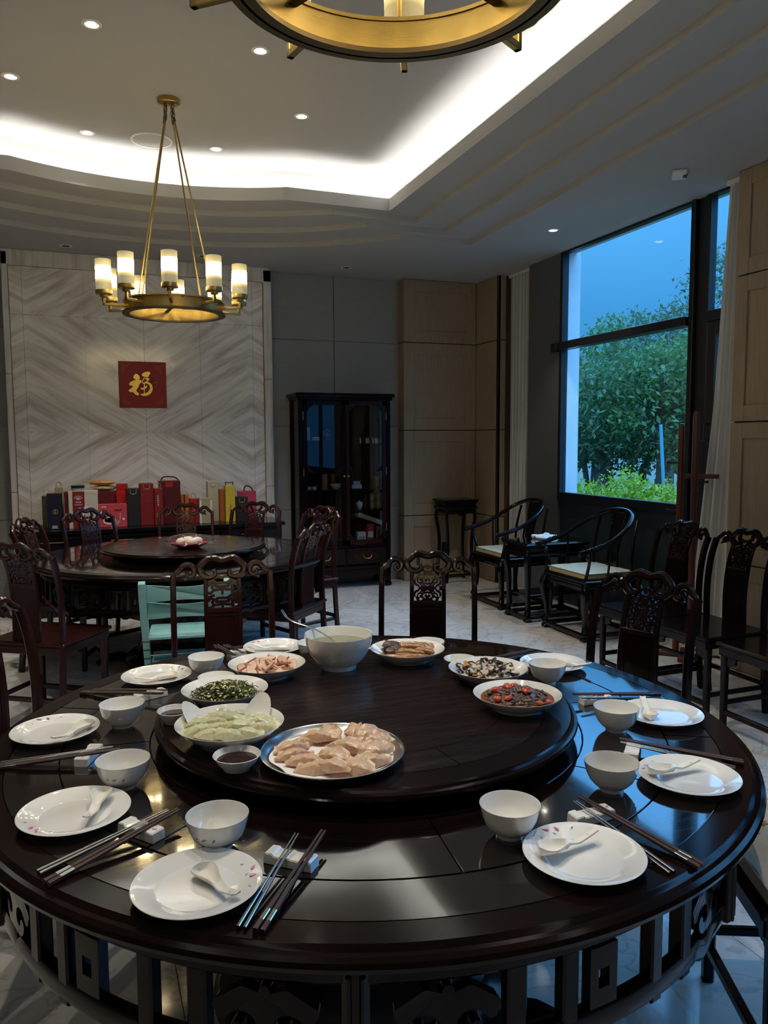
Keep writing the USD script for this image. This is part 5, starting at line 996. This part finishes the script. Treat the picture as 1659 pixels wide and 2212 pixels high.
def glyphs(cx, z_top, s, n, seed, vertical=True, w=.0011):
    """Rows of small brush marks standing for lettering too blurred to read."""
    rg = np.random.default_rng(seed); out = []
    for k in range(n):
        ox, oz = (cx, z_top - k * s * 1.25) if vertical else (cx + (k - (n - 1) / 2) * s * 1.2, z_top)
        for q in range(3): out.append(LineString([(ox - s * .42, oz - s * (.1 + .3 * q) + rg.uniform(-.1, .1) * s), (ox + s * .42, oz - s * (.1 + .3 * q))]).buffer(w))
        out.append(LineString([(ox + rg.uniform(-.2, .2) * s, oz), (ox + rg.uniform(-.2, .2) * s, oz - s * .9)]).buffer(w))
    return unary_union(out)
def lotus(cx, cz, s):
    pet = []
    for a in (-60, -30, 0, 30, 60): pet.append(affinity.rotate(affinity.translate(affinity.scale(Point(0, 0).buffer(1, 8), s * .14, s * .42), 0, s * .42), a, origin=(0, 0)))
    return affinity.translate(unary_union([p.buffer(-.0004).difference(p.buffer(-.0026)) for p in pet]), cx, cz)
gift('gift_bag', 'tan paper gift bag at the left end of the sideboard', 'gift bag', -.325, -.245, 1.04, .16, 'bag_tan', 7.52, bag=True, rz=.25)
gift('gift_box', 'navy blue gift box with a copper round emblem and barcode', 'gift box', -.292, -.172, 1.066, .12, 'box_navy', 7.40, marks=[(Point(.004, .155).buffer(.022).difference(Point(.004, .155).buffer(.018)), 'print_gold'), (glyphs(.004, .166, .011, 2, 4, w=.0016), 'print_gold'), (unary_union([sbox(-.025 + k * .0055, .012, -.022 + k * .0055, .036) for k in range(8)]), 'print_white'), (sbox(-.030, .010, .024, .014), 'print_white')])
gift('gift_bag', 'beige paper bag rising behind the navy gift box', 'gift bag', -.235, -.165, 1.105, .10, 'bag_beige', 7.62, bag=True)
gift('gift_box', 'narrow dark maroon box beside the white and red box', 'gift box', -.155, -.123, 1.073, .14, 'box_darkred', 7.45)
gift('gift_box', 'white box with a red band and white lotus emblem', 'gift box', -.120, .122, 1.085, .14, 'box_cream', 7.40, marks=[(sbox(-.088, .004, .010, .326), 'bag_red')] )
mk = [(lotus(-.040, .255, .048), 'print_white'), (glyphs(-.040, .238, .013, 3, 7, False), 'print_white'), (glyphs(-.040, .214, .008, 7, 8, False, .0006), 'print_white'), (Point(-.030, .165).buffer(.020), 'print_white'), (Point(-.012, .130).buffer(.020), 'print_white'), (Point(.02, .18).buffer(.018), 'print_white'), (Point(-.01, .095).buffer(.016), 'print_white')]
wbx = [p for p in stage.GetPrimAtPath('/World').GetChildren() if p.GetName().startswith('gift_box')][-1]
for P, mm in mk: obj('print', extr(P, .0008, 'xz', -.0732), mm, wbx, smooth=False)
t = thing('glass_jar', 'glass jar with black lid on top of the white and red box', 'jar', (-.04, 7.40, 1.0863)); obj('jar', lathe([(0, 0), (.050, 0), (.054, .004), (.054, .020), (.050, .024), (0, .024)], 28), 'ceramic_grey', t); obj('lid', cyl(.056, .024, .045, 28), 'black_plastic', t)
def packet(label, loc, L, m, seed, rz):
    t = thing('snack_packet', label, 'packet', loc, rz); n = blob(L / 2 * .86, .055, .026, seed, .10, 2.4, 3); n.vertices[:, 2] -= n.vertices[:, 2].min(); obj('pouch', n, m, t, smooth=60)
    for s in (-1, 1): obj('crimped_end', T(bx(-.018, .018, -.05, .05, -.001, .001), (s * L / 2 * .86, 0, .026), ry=s * -.1), m, t, smooth=False)
gift('gift_box', 'dark red box behind the white and red box, carrying snack packets', 'gift box', .125, .290, 1.066, .15, 'box_darkred', 7.60)
packet('golden snack packet lying on the dark red box, under the orange one', (.185, 7.60, 1.0672), .24, 'packet_gold', 3, .1); packet('orange snack packet, upper of the two on the dark red box', (.165, 7.585, 1.118), .27, 'packet_orange', 5, -.12)
gift('gift_box', 'tall bright red box behind the pink food box', 'gift box', .288, .385, 1.127, .08, 'box_bright', 7.60); gift('gift_box', 'lower bright red box in front of the tall bright red one', 'gift box', .283, .380, 1.058, .07, 'box_bright', 7.51)
gift('gift_box', 'pinkish red box printed with a bowl of food', 'gift box', .123, .362, .960, .10, 'box_pink', 7.39, marks=[(affinity.scale(Point(-.030, .060).buffer(1, 16), .055, .034), 'print_white'), (affinity.scale(Point(-.030, .064).buffer(1, 16), .042, .022), 'print_pale'), (affinity.rotate(affinity.scale(Point(.02, .03).buffer(1, 12), .05, .016), 35), 'print_pale'), (glyphs(.045, .160, .017, 3, 12, False, .0016), 'box_darkred'), (glyphs(.060, .125, .012, 4, 13), 'print_white'), (glyphs(-.075, .190, .018, 2, 14, False, .0016), 'print_white'), (Point(.088, .072).buffer(.011), 'print_white')])
gift('gift_bag', 'black paper gift bag between the pink box and the red bag', 'gift bag', .365, .478, 1.095, .16, 'bag_black', 7.45, bag=True, top='flop'); gift('gift_bag', 'tall dark red gift bag beside the black bag', 'gift bag', .480, .600, 1.136, .15, 'bag_red', 7.47, bag=True, top='flop')
gift('gift_bag', 'dark red gift bag with a column of white lettering', 'gift bag', .602, .678, 1.09, .14, 'bag_red', 7.44, bag=True, marks=[(glyphs(-.005, .27, .016, 5, 20), 'print_white'), (glyphs(-.012, .11, .016, 2, 21), 'print_white')])
t = gift('gift_bag', 'maroon leather wine bag with a carrying handle', 'gift bag', .655, .842, 1.15, .15, 'leather', 7.52, marks=[(sbox(-.04, .34, .03, .385), 'box_bright')]); obj('leather_handle', tube(spline([(-.075, 0, .39), (-.055, 0, .425), (.0, 0, .432), (.055, 0, .425), (.085, 0, .40)], 18), .010, .006, n=8), 'leather', t)
gift('gift_box', 'orange box with a black band behind the far chair crest', 'gift box', .851, .922, 1.018, .10, 'box_orange', 7.55, marks=[(sbox(-.012, .001, .002, .262), 'bag_black')]); gift('gift_bag', 'small red bag with pale print beside the orange box', 'gift bag', .925, .995, .985, .10, 'box_bright', 7.48, bag=True, marks=[(glyphs(0, .13, .014, 3, 30), 'print_pale')])
gift('gift_box', 'cream linen box with pale edges in front of the tall cream bag', 'gift box', .998, 1.113, .988, .12, 'linen', 7.40, marks=[(sbox(-.056, .002, -.040, .215), 'print_white'), (sbox(.040, .002, .056, .215), 'print_white')]); gift('gift_bag', 'tall plain cream paper bag', 'gift bag', 1.100, 1.200, 1.137, .12, 'bag_cream', 7.56, bag=True, top='flop')
gift('gift_box', 'tall rust orange box between the cream bag and the yellow box', 'gift box', 1.203, 1.246, 1.06, .12, 'box_rust', 7.5)
t = gift('gift_box', 'tall yellow box with a black bow handle', 'gift box', 1.250, 1.340, 1.095, .11, 'box_yellow', 7.46, marks=[(sbox(-.02, .11, .022, .112), 'box_rust'), (glyphs(.0, .16, .010, 6, 33), 'box_rust')]); obj('bow', tube(spline([(-.03, 0, .34), (-.036, 0, .372), (0, 0, .362), (.036, 0, .372), (.03, 0, .34)], 16), .004, n=6), 'black_plastic', t)
gift('gift_bag', 'crumpled black bag right of the yellow box', 'gift bag', 1.345, 1.455, .99, .13, 'bag_black', 7.45, bag=True, top='flop')
t = gift('gift_box', 'rose pink box with a black handle at the right end of the sideboard', 'gift box', 1.405, 1.565, 1.030, .14, 'box_rose', 7.60, marks=[(glyphs(.0, .205, .016, 1, 35, w=.0014), 'print_pale')]); obj('carry_handle', tube(spline([(-.03, -.02, .275), (-.01, -.03, .325), (.03, -.03, .315), (.06, -.02, .275)], 16), .006, n=7), 'black_plastic', t)
t = thing('good_luck_paper', 'square red paper with a golden brushed good-luck character on the marble wall', 'wall paper'); YP = YM - .0022
fx = lambda X, Y: (.348 + (X - 200) / 1265 * .430, 2.258 - (Y - 200 - (X - 200) * .018) / 1222 * .431)
PG = lambda pts: Polygon([fx(*p) for p in pts]).buffer(0)
obj('sheet', bx(.348, .778, YP, YM - .0002, 1.827, 2.258), 'red_paper', t, smooth=False)
obj('roundel', extr(Polygon([fx(830 + 355 * math.cos(a), 820 + 350 * math.sin(a)) for a in np.linspace(0, 2 * PI, 49)[:-1]]), .0006, 'xz', YP - .0006), 'red_paper_dark', t, smooth=False)
CH = [[(650, 530), (705, 545), (755, 600), (755, 660), (735, 695), (800, 700), (790, 750), (745, 800), (730, 840), (700, 900), (660, 950), (660, 990), (690, 1020), (720, 1030), (715, 1090), (690, 1105), (620, 1070), (570, 1010), (500, 1015), (455, 985), (460, 950), (530, 910), (580, 850), (480, 830), (475, 780), (520, 740), (590, 710), (650, 690), (600, 650), (585, 610), (610, 570)],
      [(810, 560), (830, 520), (900, 485), (980, 470), (1020, 475), (1045, 525), (1005, 560), (1000, 600), (930, 625), (905, 605), (870, 665), (820, 750), (775, 780), (805, 735), (850, 655), (885, 600), (830, 595)], [(885, 670), (920, 645), (970, 630), (1015, 660), (1000, 695), (940, 745), (905, 745), (965, 690), (920, 682)],
      [(820, 800), (830, 770), (900, 738), (960, 740), (1030, 770), (1080, 830), (1095, 920), (1070, 1010), (1000, 1080), (920, 1115), (840, 1115), (750, 1080), (760, 1068), (850, 1050), (930, 1030), (990, 980), (1020, 920), (1020, 860), (990, 810), (930, 782), (880, 792)], [(765, 910), (800, 897), (850, 902), (870, 800), (890, 800), (885, 870), (940, 835), (957, 835), (930, 900), (880, 930), (875, 1045), (855, 1045), (858, 945), (800, 945)]]
for P in CH: obj('brush_stroke', extr(PG(P), .0012, 'xz', YP - .0019), 'gold', t, smooth=False)
obj('seal_mark', extr(unary_union([LineString([fx(*p) for p in q]).buffer(.0018) for q in ([(1095, 790), (1140, 765), (1190, 745), (1205, 790)], [(1150, 835), (1155, 870)], [(1180, 835), (1185, 860)])]), .0008, 'xz', YP - .0013), 'print_gold', t, smooth=False)
for X, Y, sx, sy in ((275, 300, 1, 1), (1335, 330, -1, 1), (1365, 1335, -1, -1), (300, 1335, 1, -1)):
    tri = unary_union([Polygon([(0, 0), (220, 0), (150, 70), (120, 60), (110, 130), (60, 120), (60, 170), (0, 230)]).difference(unary_union([Point(45, 45).buffer(22), Point(110, 30).buffer(16), Point(30, 115).buffer(16)]))])
    c = affinity.scale(tri, sx, sy, origin=(0, 0)); c = Polygon([fx(X + p[0], Y + p[1]) for p in c.exterior.coords], [[fx(X + p[0], Y + p[1]) for p in i.coords] for i in c.interiors]).buffer(0); obj('corner_ornament', extr(c, .0007, 'xz', YP - .0007), 'gold_faint', t, smooth=False)

# ------------------------------------------------------------------ mint high chair, wrapped plate on the far turntable, boxes on the floor
t = thing('high_chair', 'mint green wooden child high chair seen from behind', 'high chair', (.475, 4.12, 0), math.radians(-8)); w = .215
for s in (-1, 1):
    P = Polygon([(.0, .79), (.045, .79), (.52, .03), (.52, 0), (.02, 0), (.02, .03), (.44, .03), (-.02, .78)]); P = Polygon([(-.012, .785), (.030, .795), (.062, .77), (.465, .055), (.40, .055), (.0, .72)])
    notches = unary_union([affinity.rotate(sbox(-.03, -.006, .0, .006), -58, origin=(0, 0)).buffer(0)] * 0 + [Point(.05 + k * .031, .665 - k * .055).buffer(.0085) for k in range(11)])
    obj('side_post', T(extr(P.difference(notches), .034, 'yz', -.017), (s * w, 0, 0)), 'mint', t, smooth=False)
    obj('floor_runner', bx(s * w - .017, s * w + .017, -.02, .47, 0, .056, .006), 'mint', t)
def slat(z, h, lean_):
    n = 24; xx = np.linspace(-w + .018, w - .018, n); top = [(x, z + h / 2 + .010 * math.cos(x / w * PI) * -.6) for x in xx]; bot = [(x, z - h / 2 + .006 * math.cos(x / w * PI)) for x in xx[::-1]]
    m = extr(Polygon(top + bot), .012, 'xz', 0); m.vertices[:, 1] += -.030 * np.cos(m.vertices[:, 0] / w * PI / 2) + lean_ ; return m
obj('back_slat', slat(.722, .078, .062), 'mint', t, smooth=40); obj('back_slat', slat(.622, .078, .110), 'mint', t, smooth=40)
obj('seat', bx(-w + .018, w - .018, .06, .36, .475, .493, .005), 'mint', t); obj('foot_plate', bx(-w + .018, w - .018, .10, .50, .285, .303, .005), 'mint', t)
for z, y in ((.35, .235), (.08, .42)): obj('cross_rod', T(tube([(-w, y, z), (w, y, z)], .006), (0, 0, 0)), 'steel', t)
ZF = SZ + .0004
t = thing('red_plate', 'red plate under the wrapped dough on the far turntable', 'plate', (.64, 5.24, ZF)); obj('dish', lathe([(0, .003), (.06, 0), (.075, .006), (.105, .024), (.118, .034), (.116, .035), (.10, .026), (.07, .009), (0, .006)], 48), 'box_red', t, smooth=50); obj('rim_line', ring(.1185, .1155, .0345, .0358, 48), 'box_bright', t)
mat('dough', (.68, .58, .46), .5, vary=(.60, .46, .36), scale=14); b = thing('wrapped_dough', 'pale dough in clear plastic film on the red plate', 'food', (.64, 5.24, ZF + .018))
for i, (x, y, r) in enumerate(((-.05, 0, .036), (.0, .02, .04), (.05, -.005, .038), (.01, -.045, .034), (-.03, .05, .03))): obj('dough_lump', T(blob(r, r * .9, r * .75, i, .15), (x, y, r * .62)), 'dough', b, smooth=60)
f = blob(.165, .115, .052, 9, .38, 3.0, 4); f.vertices[:, 2] = np.maximum(f.vertices[:, 2], -.012 - .0) + .022; obj('film', f, 'clear_film', b, smooth=40)
for i, (x, y, z) in enumerate(((-.82, 6.15, 0), (-.80, 6.55, 0))): t = thing('carton_box', 'red carton standing on the floor at the far left, ' + ('nearer' if i == 0 else 'farther') + ' one', 'box', (x, y, z), .2); obj('carton', bx(-.16, .16, -.13, .13, 0, .32 + .06 * i, .004), 'bag_red', t); obj('tape', bx(-.02, .02, -.1305, .1305, 0, .3205 + .06 * i), 'box_bright', t)
# ------------------------------------------------------------------ outside: pier, hedge, trees
obj('garden_ground', bx(4.75, 70, -20, 60, -.5, -.15), 'soil', kind='structure')
obj('wall_pier', bx(4.187, 4.31, 6.205, 7.2, -.2, 3.6), 'concrete', kind='structure', smooth=False); obj('wall_pier', bx(4.275, 4.45, 2.6, 3.9, -.2, 3.6), 'concrete', kind='structure', smooth=False)
def leaves(centres, sizes, rg, tilt=.9):
    """Folded diamond leaves: two triangles each side of a midrib."""
    n = len(centres); d = rg.normal(size=(n, 3)); d[:, 2] -= .25; d /= np.linalg.norm(d, axis=1, keepdims=True); s = np.cross(d, rg.normal(size=(n, 3)) * [.6, .6, 1]); s /= np.linalg.norm(s, axis=1, keepdims=True); u = np.cross(s, d); u *= np.sign(u[:, 2:] + 1e-9)
    L = sizes[:, None]; a = centres; b = centres + d * L; m = centres + d * L * .45; l = m + s * L * .24 + u * L * .06; r = m - s * L * .24 + u * L * .06
    V = np.stack([a, l, b, r], 1).reshape(-1, 3); i = np.arange(n)[:, None] * 4
    return trimesh.Trimesh(V, np.vstack([i + [0, 1, 2], i + [0, 2, 3]]), process=False)
def crown(rg, c, r, n_clump, per, size):
    u = rg.normal(size=(n_clump, 3)); u /= np.linalg.norm(u, axis=1, keepdims=True); q = rg.uniform(.35, 1, (n_clump, 1)) ** .45; cc = np.array(c) + u * q * np.array(r)
    out = np.repeat(cc, per, 0) + rg.normal(size=(n_clump * per, 3)) * np.array([.16, .16, .11]) * (max(r) ** .5)
    return out, rg.uniform(.6, 1.25, n_clump * per) * size
def at(az, dist): return dist * math.sin(math.radians(az)), dist * math.cos(math.radians(az))
def tree(name, label, az, dist, trunk, crowns, n, per, size, m, seed, lean_=0., group='trees outside the window'):
    rg = np.random.default_rng(seed); x, y = at(az, dist); t = thing(name, label, 'tree', (x, y, -.15), group=group); C, S = [], []
    for (dx, dz, r, rz) in crowns:
        c, s = crown(rg, (dx * math.cos(math.radians(az)), -dx * math.sin(math.radians(az)), dz), (r, r, rz), int(n * r * r), per, size); C.append(c); S.append(s)
    obj('foliage', leaves(np.vstack(C), np.hstack(S), rg), m, t, smooth=False)
    for k, (bx_, h, r) in enumerate(trunk):
        p = spline([(0, 0, 0), (bx_ * .4 * math.cos(math.radians(az)), -bx_ * .4 * math.sin(math.radians(az)), h * .5), (bx_ * math.cos(math.radians(az)), -bx_ * math.sin(math.radians(az)), h)], 10)
        obj('trunk', tube(p, np.linspace(r, r * .5, 10), n=8), 'bark', t)
    return t
tree('leafy_tree', 'leafy green tree at the left of the window view with a feathery top', 35.9, 13.5, [(.1, 2.6, .09), (-.3, 2.2, .06)], [(0, 2.65, .85, .62), (.2, 3.3, .35, .35), (-.3, 2.0, .85, .65)], 195, 12, 0.108, 'leaf_mid', 1)
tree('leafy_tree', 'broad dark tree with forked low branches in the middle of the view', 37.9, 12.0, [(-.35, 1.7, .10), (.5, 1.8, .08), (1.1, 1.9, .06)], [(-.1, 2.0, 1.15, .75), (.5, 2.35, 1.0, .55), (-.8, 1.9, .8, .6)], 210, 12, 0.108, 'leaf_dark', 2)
tree('leafy_tree', 'green tree with a straight trunk beside the leaning stake', 40.4, 11.5, [(0., 2.6, .09)], [(.1, 1.95, .95, .65), (.3, 2.5, .75, .5), (.6, 1.6, .6, .45)], 225, 12, 0.101, 'leaf_mid', 3)
tree('leafy_tree', 'tall rounded tree rising behind the others at the right of the pane', 40.9, 22.0, [(0, 4.6, .16)], [(0, 4.3, 1.15, .8), (.8, 4.0, .75, .65), (-.6, 3.4, 1.0, .65)], 135, 12, 0.137, 'leaf_far', 4)
tree('leafy_tree', 'small distant round tree between the taller ones', 38.4, 25.0, [(0, 4.2, .14)], [(0, 4.7, .95, .75), (1.4, 4.2, 1.0, .7), (-1.2, 3.7, 1.0, .7)], 112, 11, 0.151, 'leaf_far', 5)
tree('leafy_tree', 'tall hazy tree seen through the narrow right pane', 44.6, 20.0, [(0, 5.0, .16)], [(0, 4.9, 1.2, 1.2), (.6, 3.3, 1.3, 1.1), (-.7, 2.4, 1.2, 1.0)], 135, 12, 0.137, 'leaf_far', 6)
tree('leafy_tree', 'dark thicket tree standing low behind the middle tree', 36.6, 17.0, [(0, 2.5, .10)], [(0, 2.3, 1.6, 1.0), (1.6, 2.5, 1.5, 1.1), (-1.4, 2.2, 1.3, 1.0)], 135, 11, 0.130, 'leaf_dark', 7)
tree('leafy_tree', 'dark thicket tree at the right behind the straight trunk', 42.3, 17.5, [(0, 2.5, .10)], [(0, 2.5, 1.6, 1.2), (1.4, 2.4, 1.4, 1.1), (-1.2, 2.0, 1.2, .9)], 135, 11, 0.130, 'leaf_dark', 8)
def bush(label, az, dist, r, h, seed, n=260):
    rg = np.random.default_rng(seed); x, y = at(az, dist); t = thing('hedge_bush', label, 'bush', (x, y, -.15), group='hedge under the window')
    u = rg.normal(size=(n, 3)); u[:, 2] = abs(u[:, 2]); u /= np.linalg.norm(u, axis=1, keepdims=True); c = u * np.array([r, r, h]) * rg.uniform(.72, 1.0, (n, 1)); per = 16
    C = np.repeat(c, per, 0) + rg.normal(size=(n * per, 3)) * .05; obj('foliage', leaves(C, rg.uniform(.035, .075, n * per), rg), 'leaf_hedge', t, smooth=False)
    obj('stem', tube([(0, 0, 0), (.02, 0, h * .4), (0, .02, h * .8)], [.03, .025, .012], n=7), 'bark', t)
bush('largest rounded bright green hedge bush in the middle of the window', 38.1, 9.6, .66, 1.33, 11, 420); bush('bright green hedge bush against the concrete pier', 34.9, 9.9, .55, 1.24, 12); bush('bright green hedge bush at the right edge of the lower pane', 41.9, 9.5, .55, 1.24, 13)
bush('low hedge bush left of the largest one', 36.2, 9.4, .60, 1.05, 14, 320); bush('low hedge bush right of the largest one', 40.2, 9.3, .62, 1.08, 15, 320); bush('hedge bush beyond the right mullion, seen through the narrow pane', 44.0, 9.4, .62, 1.1, 16, 300)
x, y = at(41.0, 10.6); t = thing('garden_stake', 'leaning teal support stake beside the straight tree trunk', 'stake', (x, y, -.15)); mat('stake_teal', (.02, .22, .26), .5); obj('pole', tube([(0, 0, 0), (-.10, .08, 1.85)], .022, n=8), 'stake_teal', t); obj('tie', tube([(-.09, .07, 1.6), (-.2, .15, 1.62)], .006, n=6), 'bark', t)
